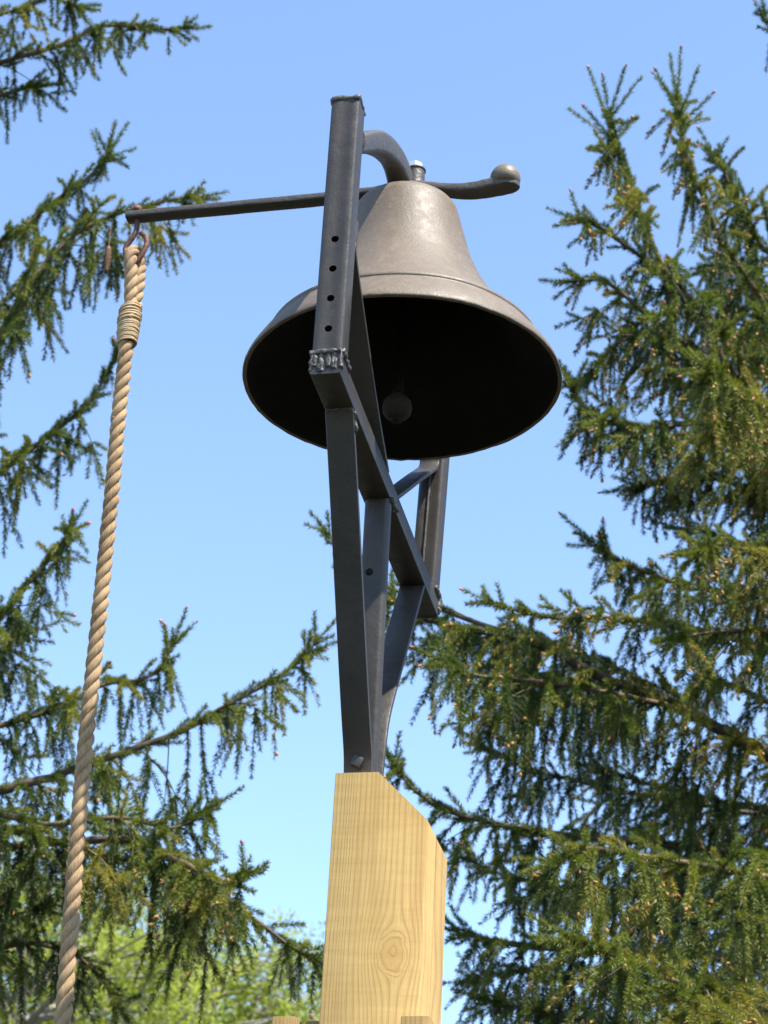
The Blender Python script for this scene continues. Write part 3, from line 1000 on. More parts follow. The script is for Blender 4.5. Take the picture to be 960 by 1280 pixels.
NEEDLE_PER_M = 1800
def grow(tree, base_loc, pts, seed, hang=0.25, lat=0.30, r0=0.0105, dens=1.0, tint=0.45, pol=0.0, bud=0.2, leaf=0.10, foliage_from=0.25, tip=0.16, ntip=6, upl=1.2, sub=0.42, droop_end=-0.03, subspray=2, barehang=0.06, label=None):
    lm = Limb(seed)
    rg = lm.rg
    W = catmull([at(*p) for p in pts], 10)
    W = np.array([tuple(v) for v in W])
    seg = np.linalg.norm(np.diff(W, axis=0), axis=1)
    cum = np.concatenate([[0], np.cumsum(seg)])
    L = cum[-1]
    def sampler(W, cum, seg):
        def P_at(s):
            i = min(max(np.searchsorted(cum, s) - 1, 0), len(W) - 2)
            f = (s - cum[i]) / (seg[i] + 1e-9)
            return W[i] + (W[i + 1] - W[i]) * f, unit(W[i + 1] - W[i])
        return P_at
    ph = rg.uniform(0, 100)
    def foliate(P_at, L, start, hang, lat, leaf, step, level, tint):
        s = start
        sgn = 1
        nextsub = start + 0.05
        while s < L - 0.02:
            p, T = P_at(s)
            # inside or near the picture? thinner where nothing can see it
            dv = Vector(p) - Vector((0, 0, CAMZ)); zc = dv.dot(fw)
            px = 480 + F_PX * dv.dot(CX) / zc; py = 640 - F_PX * dv.dot(CY) / zc
            vis = -160 < px < 1120 and -200 < py < 1400
            rem = L - s
            env = min(1.0, 0.16 + rem / 0.70) if level == 0 else min(1.0, 0.35 + rem / 0.35)
            clump = 0.62 + 1.0 * max(-0.45, mnoise.noise(Vector((s * 3.6 + ph, level * 11.0 + ph, 0.0))))
            tn = tint + 0.30 * mnoise.noise(Vector((s * 2.9 + ph, 40.0, level * 3.0)))
            S_ = unit(np.cross(T, np.array([0, 0, 1.0])))
            # side branches that carry their own combs
            if level == 0 and vis and s > nextsub and rem > 0.22:
                nextsub = s + rg.uniform(0.10, 0.24)
                sl = sub * env * rg.uniform(0.4, 1.15)
                sg2 = 1 if rg.random() < 0.5 else -1
                d = unit(T * rg.uniform(0.5, 1.0) + S_ * sg2 * rg.uniform(0.4, 1.0) + np.array([0, 0, rg.uniform(-0.35, 0.25)]))
                n2 = 9
                Q = [p.copy()]
                for k in range(n2):
                    d = unit(d + DOWN * (0.13 if k < 6 else droop_end) + rg.normal(0, 0.05, 3))
                    Q.append(Q[-1] + d * sl / n2)
                Q = np.array(Q)
                lm.tw.append((Q, 0.0016 + 0.0055 * sl))
                sg_ = np.linalg.norm(np.diff(Q, axis=0), axis=1)
                cm_ = np.concatenate([[0], np.cumsum(sg_)])
                tj = tn + rg.normal(0.06, 0.12)
                foliate(sampler(Q, cm_, sg_), cm_[-1], cm_[-1] * 0.22, hang * 0.62, lat * 0.55, leaf, step * 1.35, 1, tj)
                spray(lm, Q[-1], d, leaf * 0.9, subspray, tj + 0.1, bud * 0.15)
            # lateral twigs, alternately left and right, spreading then drooping
            if rg.random() < ((0.72 if level == 0 else 0.6) if vis else 0.45) * (0.5 + clump):
                sgn = -sgn
                d = unit(T * rg.uniform(0.5, 0.9) + S_ * sgn * rg.uniform(0.5, 1.0) + np.array([0, 0, rg.uniform(-0.15, 0.35)]))
                branchlet(lm, p, d, lat * env * clump * rg.uniform(0.55, 1.35), rg.uniform(0.8, 1.9), rg.uniform(0.0, 0.25) if rem > 0.5 else 0.0, tn + rg.normal(0.08, 0.12), leaf, True, pol)
            # hanging combs below
            if hang > 0 and rg.random() < ((0.72 if level == 0 else 0.62) if vis else 0.4) * (0.5 + clump):
                d = unit(T * rg.uniform(-0.1, 0.5) + S_ * rg.normal(0, 0.45) + DOWN * rg.uniform(0.5, 1.0))
                hl = hang * env * clump * rg.uniform(0.3, 1.4)
                bare = rg.uniform(0.0, 0.2)
                if rg.random() < barehang: bare = rg.uniform(0.6, 0.9); hl *= 1.4
                branchlet(lm, p, d, hl, rg.uniform(1.6, 3.0), bare, tn - 0.14 + rg.normal(0, 0.12), leaf * 0.9, True, pol * 0.6)
            # short shoots on the back and sides of the limb
            if rg.random() < upl * (0.8 if vis else 0.2):
                d = unit(T * 0.9 + np.array([0, 0, rg.uniform(-0.3, 0.9)]) + S_ * rg.normal(0, 0.6))
                lm.shoot(p, d, leaf * rg.uniform(0.5, 1.2), 0.2, tn + rg.normal(0.15, 0.08))
            s += step * rg.uniform(0.7, 1.3) * (1.0 if vis else 1.7)
    P_at = sampler(W, cum, seg)
    foliate(P_at, L, L * foliage_from, hang, lat, leaf, 0.060 / dens, 0, tint)
    p, T = P_at(L)
    spray(lm, p, T, tip, ntip, tint + 0.05, bud * 0.7)
    # needles along the outer part of the limb itself
    s = L * max(0.4, foliage_from) if r0 < 0.02 else L * 0.62
    while s < L:
        p, T = P_at(s)
        lm.shoot(p, unit(T + rg.normal(0, 0.22, 3)), 0.07, 0.1, tint + rg.normal(0.05, 0.1)); s += 0.028
    b0 = np.array(base_loc)
    # ---- wood: limb and twigs
    wb = Buf()
    m_ = len(W)
    tt = np.linspace(0, 1, m_)
    np_tubes(wb, W[None] - b0, (r0 * (1 - tt) + 0.0024)[None] * (1 + 0.12 * rg.normal(0, 1, m_))[None], 8)
    groups = {}
    for P, r in lm.tw: groups.setdefault(len(P), []).append((P, r))
    for n, lst in groups.items():
        A = np.array([q[0] for q in lst]) - b0
        rr = np.array([q[1] for q in lst])[:, None] * np.linspace(1, 0.35, n)[None]
        np_tubes(wb, A, rr, 3)
    limb_o = np_mesh('limb', np.concatenate(wb.v), 4, np.concatenate(wb.l), M_TWIG if r0 < 0.013 else M_BARK, tree, smooth=True)
    # ---- needles
    sh = np.array(lm.sh)
    p0, d0, Ls, sg, ti = sh[:, 0:3], sh[:, 3:6], sh[:, 6], sh[:, 7], sh[:, 8]
    mpt = p0 + d0 * (Ls * 0.5)[:, None] - np.array([0, 0, CAMZ])
    zc_ = mpt @ np.array(fw); pxs = 480 + F_PX * (mpt @ np.array(CX)) / zc_; pys = 640 - F_PX * (mpt @ np.array(CY)) / zc_
    inv = (pxs > -40) & (pxs < 1000) & (pys > -40) & (pys < 1320)
    cnt = np.maximum(6, (Ls * NEEDLE_PER_M * np.where(inv, 1.0, 0.3)).astype(int))
    id_ = np.repeat(np.arange(len(sh)), cnt)
    Nn = len(id_)
    u = rg.random(Nn)
    Lr = Ls[id_]; sgr = sg[id_]
    pos = p0[id_] + d0[id_] * (u * Lr)[:, None] + DOWN[None] * (0.5 * sgr * Lr * u * u)[:, None]
    tg = unit(d0[id_] + DOWN[None] * (sgr * u)[:, None])
    rnd = rg.normal(0, 1, (Nn, 3)) + np.array([0, 0, 0.35])
    rad = unit(rnd - tg * np.sum(rnd * tg, 1, keepdims=True))
    ang = rg.uniform(0.65, 1.05, Nn)
    nd = unit(tg * np.cos(ang)[:, None] + rad * np.sin(ang)[:, None])
    endf = 1 - 0.35 * np.clip((u - 0.8) / 0.2, 0, 1)
    nl = rg.uniform(0.0150, 0.0195, Nn) * endf
    wv = unit(np.cross(nd, rg.normal(0, 1, (Nn, 3)))) * rg.uniform(0.0010, 0.0016, Nn)[:, None]
    base = pos + rad * 0.0008 - b0
    tipv = base + nd * nl[:, None]
    mid = base + nd * (nl * 0.35)[:, None]
    V = np.stack([mid - wv - nd * (nl * 0.35)[:, None] * 0.9, mid + wv - nd * (nl * 0.35)[:, None] * 0.9, tipv], 1).reshape(-1, 3)
    tin = np.clip(ti[id_] + 0.07 + rg.normal(0, 0.06, Nn) + 0.10 * (u - 0.5), 0, 1)
    fo = np_mesh('foliage', V, 3, np.arange(Nn * 3), M_NEEDLE, limb_o, attr=np.repeat(tin, 3))
    fo['kind'] = 'stuff'
    # ---- shoot stems, buds, pollen cones
    nsh = len(sh)
    sb = Buf()
    us = np.array([0, 1.0])
    PP = p0[:, None, :] + d0[:, None, :] * (us[None] * Ls[:, None])[:, :, None] + DOWN * (0.5 * (sg * Ls)[:, None] * us[None] ** 2)[:, :, None]
    np_tubes(sb, PP - b0, np.full((nsh, 2), 0.0013) * np.array([1, 0.6])[None], 3)
    so = np_mesh('shoot_stems', np.concatenate(sb.v), 4, np.concatenate(sb.l), M_TWIG, limb_o)
    so['kind'] = 'stuff'
    def pods(name, lst, l, w, mat):
        if not lst: return
        c = np.array([q[0] for q in lst]) - b0; d = unit(np.array([q[1] for q in lst]))
        t_ = np.array([0, 0.18, 0.55, 0.88, 1.0]); rr_ = np.array([0.35, 0.9, 1.0, 0.55, 0.05]) * w
        A = c[:, None, :] + d[:, None, :] * (t_ * l)[None, :, None]
        bb_ = Buf()
        np_tubes(bb_, A, np.broadcast_to(rr_, (len(lst), 5)) * rg.uniform(0.55, 1.25, (len(lst), 1)), 4)
        o = np_mesh(name, np.concatenate(bb_.v), 4, np.concatenate(bb_.l), mat, limb_o, smooth=True)
        o['kind'] = 'stuff'
    pods('buds', lm.buds, 0.014, 0.0045, M_BUD)
    pods('pollen_cones', lm.pol, 0.015, 0.0045, M_POLLEN)
    return Nn

def trunk(name, label, x, y, height, r, group='spruce trees'):
    t = empty(name, (x, y, 0))
    tag(t, label, 'tree', group)
    bm = bmesh.new()
    rg = random.Random(int(x * 10))
    pth = [Vector((0.12 * math.sin(i * 0.7 + x), 0.1 * math.cos(i * 0.5), height * i / 14 - (0.25 if i == 0 else 0))) for i in range(15)]
    pth = catmull(pth, 3)
    n = len(pth)
    bm_tube(bm, pth, [r * (1 - i / n) ** 0.85 + 0.02 + (0.1 * r * max(0, 3 - i)) for i in range(n)], 18)
    lumpy(bm, 0.025, 3.0, 2)
    link_bm('trunk', bm, M_BARK, t)
    return t, (x, y, 0)

YL, YR = 6.1, 6.0
lt, lb = trunk('spruce_tree', 'green spruce with drooping twigs behind the rope, reaching in from the left', -3.05, 6.9, 15, 0.24)
rt_, rb = trunk('spruce_tree', 'dense dark green spruce with tan pollen cones behind the bell, right side', 3.15, 7.2, 16, 0.26)
TL = YL + 0.6
TR = YR + 0.8
tot = 0
# limbs: photo points with their distance, from the trunk outwards
L_ = [
 ([(-880, 250, TL), (-400, 190, YL + .3), (0, 78, YL), (70, 58, YL), (130, 33, YL), (190, 36, YL - .05), (232, 36, YL - .1)], dict(hang=.20, lat=.17, tip=.09, ntip=5, leaf=.085, barehang=.3, dens=.8, bud=.1)),
 ([(-880, 120, TL), (-300, 60, YL), (-60, 30, YL - .1), (20, 12, YL - .1), (60, -2, YL - .1), (98, 8, YL - .15)], dict(hang=.16, lat=.20, tip=.09, dens=.9)),
 ([(-880, 330, TL), (-300, 210, YL + .2), (-50, 135, YL + .1), (25, 112, YL), (52, 108, YL)], dict(hang=.10, lat=.13, tip=.08, leaf=.07, dens=.7)),
 ([(-880, 560, TL), (-300, 420, YL + .2), (-60, 340, YL), (20, 290, YL), (70, 250, YL), (110, 222, YL), (128, 203, YL), (137, 190, YL)], dict(hang=.20, lat=.20, tip=.115, ntip=7, leaf=.09, dens=.9, bud=.15)),
 ([(-880, 760, TL), (-300, 620, YL + .1), (-70, 490, YL - .2), (10, 400, YL - .2), (60, 325, YL - .2), (110, 283, YL - .2), (165, 262, YL - .2), (215, 250, YL - .2), (250, 246, YL - .2)], dict(hang=.30, lat=.28, tip=.08, leaf=.10, tint=.52, pol=.04, dens=1.1)),
 ([(-880, 700, TL), (-300, 560, YL + .3), (-60, 430, YL + .2), (0, 380, YL + .2), (50, 350, YL + .2)], dict(hang=.36, lat=.30, tip=.1, dens=1.1, tint=.5)),
 ([(-880, 880, TL), (-300, 720, YL + .2), (-60, 625, YL), (10, 582, YL), (60, 545, YL), (105, 508, YL), (132, 470, YL), (148, 438, YL)], dict(hang=.26, lat=.20, tip=.075, ntip=4, dens=.85, leaf=.095, tint=.36, barehang=.16)),
 ([(-880, 1080, TL), (-300, 930, YL), (-60, 830, YL - .1), (0, 770, YL - .1), (45, 718, YL - .1), (70, 690, YL - .1), (88, 662, YL - .1)], dict(hang=.30, lat=.27, tip=.09, ntip=6, dens=1.1, leaf=.10, bud=.3)),
 ([(-880, 980, TL), (-300, 900, YL), (-60, 850, YL + .1), (-10, 810, YL + .1), (30, 795, YL + .1)], dict(hang=.20, lat=.22, tip=.1)),
 ([(-880, 1040, TL), (-300, 950, YL + .2), (-60, 922, YL), (0, 907, YL), (75, 884, YL), (130, 856, YL), (180, 848, YL), (205, 830, YL), (216, 805, YL)], dict(hang=.19, lat=.17, tip=.10, ntip=5, dens=.9, leaf=.095, foliage_from=.55, bud=.8)),
 ([(-880, 1150, TL), (-300, 1060, YL + .1), (-50, 1000, YL - .1), (60, 972, YL - .1), (150, 942, YL - .1), (230, 912, YL - .1), (290, 878, YL - .1), (345, 848, YL - .1), (378, 822, YL - .1), (398, 800, YL - .1)], dict(hang=.34, lat=.27, tip=.10, ntip=6, dens=1.15, leaf=.095, tint=.5, pol=.05, r0=.014, bud=.6)),
 ([(-880, 1180, TL), (-300, 1080, YL), (-50, 1020, YL - .3), (60, 1030, YL - .3), (150, 1022, YL - .3), (215, 1035, YL - .3), (260, 1012, YL - .3)], dict(hang=.30, lat=.30, tip=.10, dens=1.0, pol=.03)),
 ([(-880, 1200, TL), (-300, 1100, YL), (-20, 1040, YL - .2), (100, 1062, YL - .25), (190, 1082, YL - .3), (255, 1105, YL - .35), (320, 1150, YL - .4), (370, 1188, YL - .4), (405, 1205, YL - .4)], dict(hang=.30, lat=.30, tip=.11, dens=1.1, pol=.16, tint=.46)),
 ([(-300, 1090, YL), (120, 1050, YL - .2), (220, 1075, YL - .4), (275, 1105, YL - .6), (305, 1095, YL - .7)], dict(hang=.16, lat=.24, tip=.10, pol=.14, tint=.55, foliage_from=.6, r0=.012)),
 ([(-880, 1350, TL), (-300, 1220, YL), (-40, 1130, YL - .1), (20, 1140, YL - .1), (62, 1135, YL - .1)], dict(hang=.28, lat=.20, tip=.07, tint=.3, dens=.9)),
 ([(-880, 1420, TL), (-300, 1300, YL), (-20, 1190, YL), (70, 1185, YL), (120, 1215, YL), (150, 1260, YL)], dict(hang=.20, lat=.16, tip=.08, tint=.3, dens=.7)),
]
for i, (pts, kw) in enumerate(L_):
    kw['hang'] *= 1.25
    tot += grow(lt, lb, pts, 100 + i, sub=0.34, droop_end=0.10, subspray=1, **kw)
R_ = [
 # upper right: limbs that come forward and turn up
 ([(1780, 560, TR), (1300, 520, YR + .4), (1020, 430, YR + .2), (915, 320, YR), (880, 250, YR - .1), (858, 190, YR - .1), (850, 150, YR - .1), (846, 125, YR - .1)], dict(hang=.22, lat=0.269, tip=.16, ntip=9, leaf=.085, pol=0.60, bud=.75, tint=.45, dens=1.38, foliage_from=.35)),
 ([(1780, 700, TR), (1300, 640, YR + .3), (980, 520, YR), (880, 410, YR - .1), (825, 325, YR - .2), (800, 265, YR - .2), (783, 215, YR - .2), (768, 170, YR - .2), (760, 150, YR - .2)], dict(hang=.20, lat=0.224, tip=.18, ntip=9, leaf=.085, pol=0.60, bud=.8, tint=.45, dens=1.25)),
 ([(1300, 640, YR + .3), (960, 470, YR + .1), (860, 370, YR - .1), (800, 320, YR - .2), (750, 285, YR - .2), (722, 275, YR - .2)], dict(hang=.17, lat=0.190, tip=.09, ntip=5, leaf=.085, pol=0.50, bud=.1, foliage_from=.45, r0=.014)),
 ([(1300, 660, YR + .3), (980, 520, YR), (870, 440, YR - .2), (800, 385, YR - .3), (755, 352, YR - .3), (715, 352, YR - .3)], dict(hang=.16, lat=0.190, tip=.09, ntip=5, leaf=.09, pol=0.50, bud=.1, foliage_from=.45, r0=.014)),
 ([(1780, 780, TR), (1300, 680, YR + .4), (1000, 560, YR + .1), (900, 475, YR), (830, 425, YR - .1), (780, 425, YR - .1), (748, 455, YR - .1), (728, 480, YR - .1)], dict(hang=.20, lat=0.246, tip=.06, ntip=3, leaf=.09, pol=0.70, bud=0, foliage_from=.35)),
 ([(1780, 800, TR), (1300, 700, YR + .4), (1060, 600, YR), (950, 550, YR - .1), (880, 530, YR - .1), (810, 535, YR - .15), (755, 525, YR - .2), (722, 500, YR - .2), (710, 478, YR - .2)], dict(hang=.30, lat=0.291, tip=.07, ntip=4, leaf=.10, pol=0.44, dens=1.44, bud=.1)),
 ([(1780, 740, TR), (1300, 640, YR), (1040, 560, YR - .4), (960, 510, YR - .6), (910, 480, YR - .8), (880, 460, YR - .9)], dict(hang=.22, lat=0.381, tip=.12, ntip=7, leaf=.12, pol=0.50, tint=.62, dens=1.38, bud=.08)),
 ([(1780, 620, TR), (1300, 480, YR + .5), (1060, 380, YR + .4), (965, 320, YR + .3), (930, 270, YR + .3), (905, 215, YR + .3), (890, 190, YR + .3)], dict(hang=.30, lat=0.314, tip=.09, pol=0.36, dens=1.50, tint=.40, foliage_from=.3)),
 ([(1780, 660, TR), (1300, 560, YR + .6), (1080, 470, YR + .6), (980, 440, YR + .5), (930, 400, YR + .5), (900, 370, YR + .5)], dict(hang=.34, lat=0.314, tip=.09, pol=0.20, dens=1.50, tint=.28, foliage_from=.3)),
 ([(1780, 840, TR), (1300, 730, YR + .4), (1080, 660, YR + .3), (960, 620, YR + .2), (900, 600, YR + .2), (840, 600, YR + .2), (790, 610, YR + .2)], dict(hang=.34, lat=0.302, tip=.09, pol=0.32, dens=1.38, tint=.38, foliage_from=.35)),
 ([(1780, 900, TR), (1300, 800, YR + .2), (1100, 760, YR), (960, 742, YR - .1), (870, 735, YR - .1), (800, 712, YR - .1), (760, 692, YR - .1), (738, 675, YR - .1)], dict(hang=.26, lat=0.246, tip=.10, ntip=6, leaf=.09, pol=0.24, dens=1.25, tint=.42, bud=.1, r0=.014)),
 ([(1780, 920, TR), (1300, 820, YR), (1060, 740, YR - .4), (960, 700, YR - .6), (905, 680, YR - .7), (870, 690, YR - .8)], dict(hang=.26, lat=0.314, tip=.10, pol=0.60, tint=.58, dens=1.25, bud=.1)),
 ([(1780, 960, TR), (1300, 860, YR), (1080, 810, YR - .3), (960, 790, YR - .5), (890, 790, YR - .6), (840, 800, YR - .7)], dict(hang=.20, lat=0.246, tip=.08, pol=0.60, tint=.55, dens=1.12, bud=.1)),
 # the long dark limb across the right half
 ([(1780, 1180, TR), (1300, 1050, YR + .3), (1060, 975, YR + .1), (950, 938, YR), (850, 885, YR), (750, 845, YR), (680, 808, YR), (620, 792, YR), (560, 782, YR), (510, 765, YR), (470, 735, YR)], dict(hang=.46, lat=.30, tip=.10, leaf=.10, pol=0.52, dens=1.25, tint=.46, r0=.029, foliage_from=.42, bud=.3, barehang=.12)),
 ([(1300, 900, YR), (1000, 820, YR - .2), (860, 785, YR - .3), (760, 772, YR - .3), (690, 772, YR - .3), (640, 762, YR - .3), (612, 752, YR - .3)], dict(hang=.20, lat=.20, tip=.07, ntip=5, leaf=.085, pol=0.60, tint=.52, foliage_from=.62, r0=.010, bud=.3)),
 ([(850, 885, YR), (740, 862, YR - .2), (660, 850, YR - .35), (600, 845, YR - .4), (560, 830, YR - .4)], dict(hang=.42, lat=.26, tip=.09, leaf=.10, pol=0.40, dens=1.1, tint=.42, foliage_from=.25, r0=.007, barehang=.15)),
 ([(660, 800, YR), (560, 765, YR + .2), (480, 730, YR + .2), (430, 690, YR + .2), (408, 665, YR + .2)], dict(hang=.06, lat=.10, tip=.075, ntip=4, leaf=.06, pol=0.10, dens=.6, foliage_from=.15, r0=.006, bud=0)),
 # lower right
 ([(1780, 1300, TR), (1300, 1180, YR + .2), (1060, 1100, YR), (950, 1072, YR), (830, 1055, YR), (720, 1045, YR), (620, 1030, YR), (550, 1010, YR), (510, 980, YR), (492, 952, YR)], dict(hang=.44, lat=.30, tip=.08, ntip=5, leaf=.10, pol=0.16, dens=1.2, tint=.34, r0=.014, bud=0, barehang=.12)),
 ([(1780, 1260, TR), (1300, 1150, YR), (1040, 1110, YR - .5), (900, 1085, YR - .8), (800, 1070, YR - 1.0), (735, 1060, YR - 1.1), (700, 1075, YR - 1.15)], dict(hang=.24, lat=.34, tip=.12, ntip=7, leaf=.12, pol=0.50, tint=.62, dens=1.1, bud=.03)),
 ([(1780, 1420, TR), (1300, 1300, YR + .2), (1060, 1230, YR), (920, 1200, YR), (780, 1188, YR), (680, 1185, YR), (600, 1172, YR), (570, 1165, YR)], dict(hang=.36, lat=.30, tip=.09, leaf=.10, pol=0.12, dens=1.15, tint=.34, r0=.022, bud=0)),
 ([(1780, 1420, TR), (1300, 1330, YR), (1000, 1270, YR - .6), (870, 1235, YR - .9), (780, 1200, YR - 1.1), (720, 1175, YR - 1.2)], dict(hang=.24, lat=.34, tip=.13, ntip=7, leaf=.12, pol=0.36, tint=.60, dens=1.05, bud=.03)),
 ([(1780, 1500, TR), (1300, 1420, YR), (1060, 1370, YR - .6), (960, 1320, YR - .9), (900, 1270, YR - 1.1), (850, 1240, YR - 1.2)], dict(hang=.24, lat=.34, tip=.12, leaf=.12, pol=0.40, tint=.6, dens=1.0, bud=.05)),
 ([(1780, 1560, TR), (1300, 1430, YR + .2), (1000, 1330, YR), (820, 1290, YR), (700, 1270, YR), (610, 1250, YR)], dict(hang=.36, lat=.30, tip=.09, leaf=.10, dens=1.1, tint=.36, r0=.014, pol=0.10)),
 ([(1780, 1200, TR), (1300, 1080, YR + .6), (1060, 1030, YR + .6), (940, 1010, YR + .6), (830, 985, YR + .6), (740, 960, YR + .6)], dict(hang=.40, lat=.30, tip=.09, dens=1.1, tint=.26, r0=.014, foliage_from=.35)),
 ([(1780, 1120, TR), (1300, 980, YR + .4), (1080, 910, YR + .5), (980, 885, YR + .5), (920, 860, YR + .5), (880, 850, YR + .5)], dict(hang=.30, lat=.26, tip=.09, dens=1.0, tint=.28, foliage_from=.4)),
 ([(1780, 300, TR), (1300, 150, YR + .5), (1040, 60, YR + .3), (975, 45, YR + .3), (955, 20, YR + .3)], dict(hang=.18, lat=.14, tip=.06, leaf=.07, dens=.7, tint=.35, foliage_from=.3)),
 # behind: limbs that fill the crown, shade put into their darker needle tint
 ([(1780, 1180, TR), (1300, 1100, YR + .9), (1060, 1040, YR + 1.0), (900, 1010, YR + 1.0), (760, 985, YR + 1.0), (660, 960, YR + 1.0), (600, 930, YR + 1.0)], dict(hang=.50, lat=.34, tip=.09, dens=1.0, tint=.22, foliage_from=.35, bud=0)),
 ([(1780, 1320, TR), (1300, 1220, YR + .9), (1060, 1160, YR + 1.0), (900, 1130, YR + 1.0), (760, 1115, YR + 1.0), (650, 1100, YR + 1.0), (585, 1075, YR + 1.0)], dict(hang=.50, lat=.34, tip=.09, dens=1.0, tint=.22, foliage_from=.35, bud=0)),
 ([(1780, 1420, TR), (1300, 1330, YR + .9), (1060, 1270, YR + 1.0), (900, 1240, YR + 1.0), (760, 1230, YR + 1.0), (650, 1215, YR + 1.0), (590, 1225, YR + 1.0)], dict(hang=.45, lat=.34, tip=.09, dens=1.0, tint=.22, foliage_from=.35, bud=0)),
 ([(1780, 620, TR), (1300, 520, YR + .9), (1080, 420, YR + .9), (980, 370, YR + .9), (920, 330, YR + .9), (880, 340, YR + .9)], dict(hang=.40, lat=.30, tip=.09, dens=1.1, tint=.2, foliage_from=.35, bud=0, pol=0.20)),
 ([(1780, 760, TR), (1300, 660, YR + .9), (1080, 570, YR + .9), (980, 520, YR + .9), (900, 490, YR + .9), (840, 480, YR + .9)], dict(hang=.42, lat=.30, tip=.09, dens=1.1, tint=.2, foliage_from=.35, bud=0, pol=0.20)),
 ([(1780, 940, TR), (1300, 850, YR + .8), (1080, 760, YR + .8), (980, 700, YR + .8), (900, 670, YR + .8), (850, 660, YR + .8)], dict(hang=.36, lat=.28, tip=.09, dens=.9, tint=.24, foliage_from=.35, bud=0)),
 ([(850, 885, YR), (800, 850, YR + .2), (720, 815, YR + .4), (650, 790, YR + .5), (590, 800, YR + .5), (545, 800, YR + .5)], dict(hang=.40, lat=.26, tip=.09, dens=1.0, tint=.3, foliage_from=.2, r0=.007, bud=0, pol=0.20)),
]
for i, (pts, kw) in enumerate(R_):
    tot += grow(rt_, rb, pts, 300 + i, **kw)
print('needles', tot)
# twigs of the left tree that died back
# hanging cone on the left spruce
bm = bmesh.new()
ctop = at(136, 309, YL - .25); cbot = at(133, 337, YL - .25)
axv = (cbot - ctop); cl = axv.length; axd = axv.normalized()
u_ = axd.orthogonal().normalized(); v_ = axd.cross(u_)
for i in range(110):
    f = (i + 0.5) / 110
    a = i * 2.39996
    rr_ = 0.0118 * (math.sin(math.pi * (0.16 + 0.74 * f)) ** 0.5)
    rd = u_ * math.cos(a) + v_ * math.sin(a)
    tn = axd.cross(rd)
    c = ctop + axd * cl * f + rd * rr_ * 0.55
    tipc = c + rd * rr_ * 0.6 + axd * 0.007
    w = 0.0055
    q = [bm.verts.new(x - Vector(lb)) for x in (c - axd * 0.004, c + tn * w + axd * .002, tipc, c - tn * w + axd * .002)]
    bm.faces.new(q)
bm_tube(bm, [at(141, 268, YL - .2) - Vector(lb), at(138, 290, YL - .22) - Vector(lb), ctop - Vector(lb)], [0.0012, 0.0010, 0.0012], 6)
bm_tube(bm, [ctop - Vector(lb), ctop.lerp(cbot, .5) - Vector(lb), cbot - Vector(lb)], [0.007, 0.010, 0.004], 8)
link_bm('hanging_cone', bm, M_CONE, lt, smooth=False)

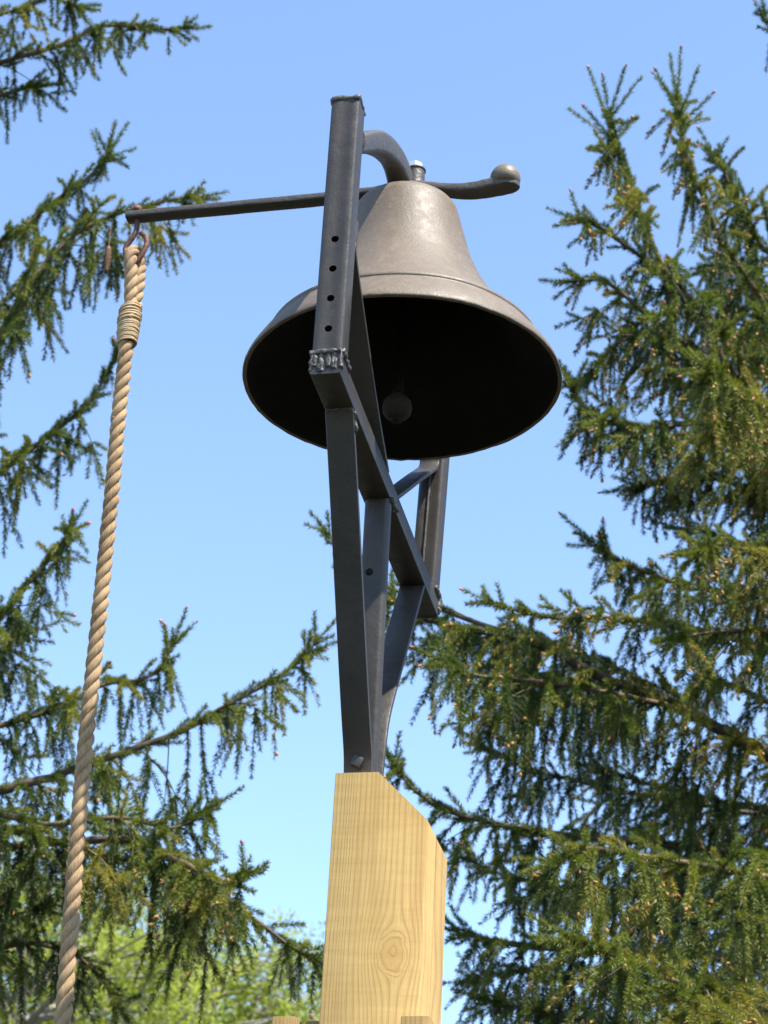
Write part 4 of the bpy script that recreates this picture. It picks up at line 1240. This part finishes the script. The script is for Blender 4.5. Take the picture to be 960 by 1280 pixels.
# ------------------------------------------------------------------ far broad-leaved trees in young leaf
def leafy(label, x, y, h, cr, seed):
    t = empty('broadleaf_tree', (x, y, 0))
    tag(t, label, 'tree', 'broad-leaved trees in young leaf behind the spruce')
    rg = np.random.default_rng(seed)
    wb = Buf()
    tr = np.array([[0, 0, -0.3], [0.1, 0.05, h * .25], [0.0, 0.2, h * .5], [0.2, 0.1, h * .75], [0.1, 0, h * .95]])
    tp = np.array([tuple(v) for v in catmull([Vector(p) for p in tr], 5)])
    np_tubes(wb, tp[None], (0.24 * (1 - np.linspace(0, 1, len(tp))) + 0.03)[None], 8)
    to = np_mesh('trunk', np.concatenate(wb.v), 4, np.concatenate(wb.l), M_DBARK, t, smooth=True)
    cl, wb = [], Buf()
    for k in range(95):
        f = rg.uniform(0.30, 0.97)
        i = int(f * (len(tp) - 1)); b = tp[i]
        a = rg.uniform(0, 2 * np.pi)
        ext = cr * (0.35 + 0.75 * np.sin(np.pi * np.clip((f - 0.2) / 0.85, 0, 1))) * rg.uniform(0.6, 1.1)
        e = b + np.array([np.cos(a) * ext, np.sin(a) * ext, ext * rg.uniform(0.25, 0.8)])
        e[2] = min(e[2], h * rg.uniform(.9, 1.02))
        P = np.array([b + (e - b) * s + np.array([0, 0, 0.25 * np.sin(np.pi * s)]) + rg.normal(0, .06, 3) for s in np.linspace(0, 1, 6)])
        np_tubes(wb, P[None], np.linspace(0.055, 0.008, 6)[None], 4)
        for s in np.linspace(0.45, 1.0, 7):
            cl.append((b + (e - b) * s + rg.normal(0, .25, 3), rg.uniform(.22, .48), rg.uniform(0.15, 0.85)))
            tw = cl[-1][0]
            P = np.stack([b + (e - b) * s, tw + rg.normal(0, .2, 3)])
            P = np.stack([P[0], P.mean(0), P[1]])
            np_tubes(wb, P[None], np.array([[.014, .01, .005]]), 3)
    bo = np_mesh('branches', np.concatenate(wb.v), 4, np.concatenate(wb.l), M_DBARK, t)
    bo['kind'] = 'stuff'
    nper = 84
    C = np.array([c[0] for c in cl]); R0 = np.array([c[1] for c in cl]); TI = np.array([c[2] for c in cl])
    id_ = np.repeat(np.arange(len(cl)), nper); n = len(id_)
    off = unit(rg.normal(0, 1, (n, 3))) * (rg.random(n) ** 0.5)[:, None] * R0[id_][:, None]
    off[:, 2] *= 0.7
    P = C[id_] + off
    nn = unit(rg.normal(0, 1, (n, 3)) + np.array([0, 0, 0.8]))
    a = unit(np.cross(nn, rg.normal(0, 1, (n, 3)))); b = np.cross(nn, a)
    s = rg.uniform(0.020, 0.042, n)[:, None]
    V = np.stack([P - a * s * 1.2, P + b * s * .6, P + a * s * 1.2 - nn * s * .3, P - b * s * .6], 1).reshape(-1, 3)
    fo = np_mesh('crown', V, 4, np.arange(n * 4), M_LEAF, t, attr=np.repeat(np.clip(TI[id_] + rg.normal(0, .1, n), 0, 1), 4))
    fo['kind'] = 'stuff'
def far_xy(px, Y): return at(px, 1180, Y).x
leafy('pale yellow-green tree in young leaf, lower left corner', far_xy(20, 27), 27, 10.5, 3.0, 1)
leafy('yellow-green tree in young leaf between the rope and the post', far_xy(250, 30), 30, 11.1, 2.9, 2)
leafy('thin pale tree in young leaf just left of the rope', far_xy(120, 34), 34, 13.3, 2.8, 3)
leafy('small yellow-green tree in young leaf close beside the post', far_xy(345, 33), 33, 10.6, 2.2, 4)
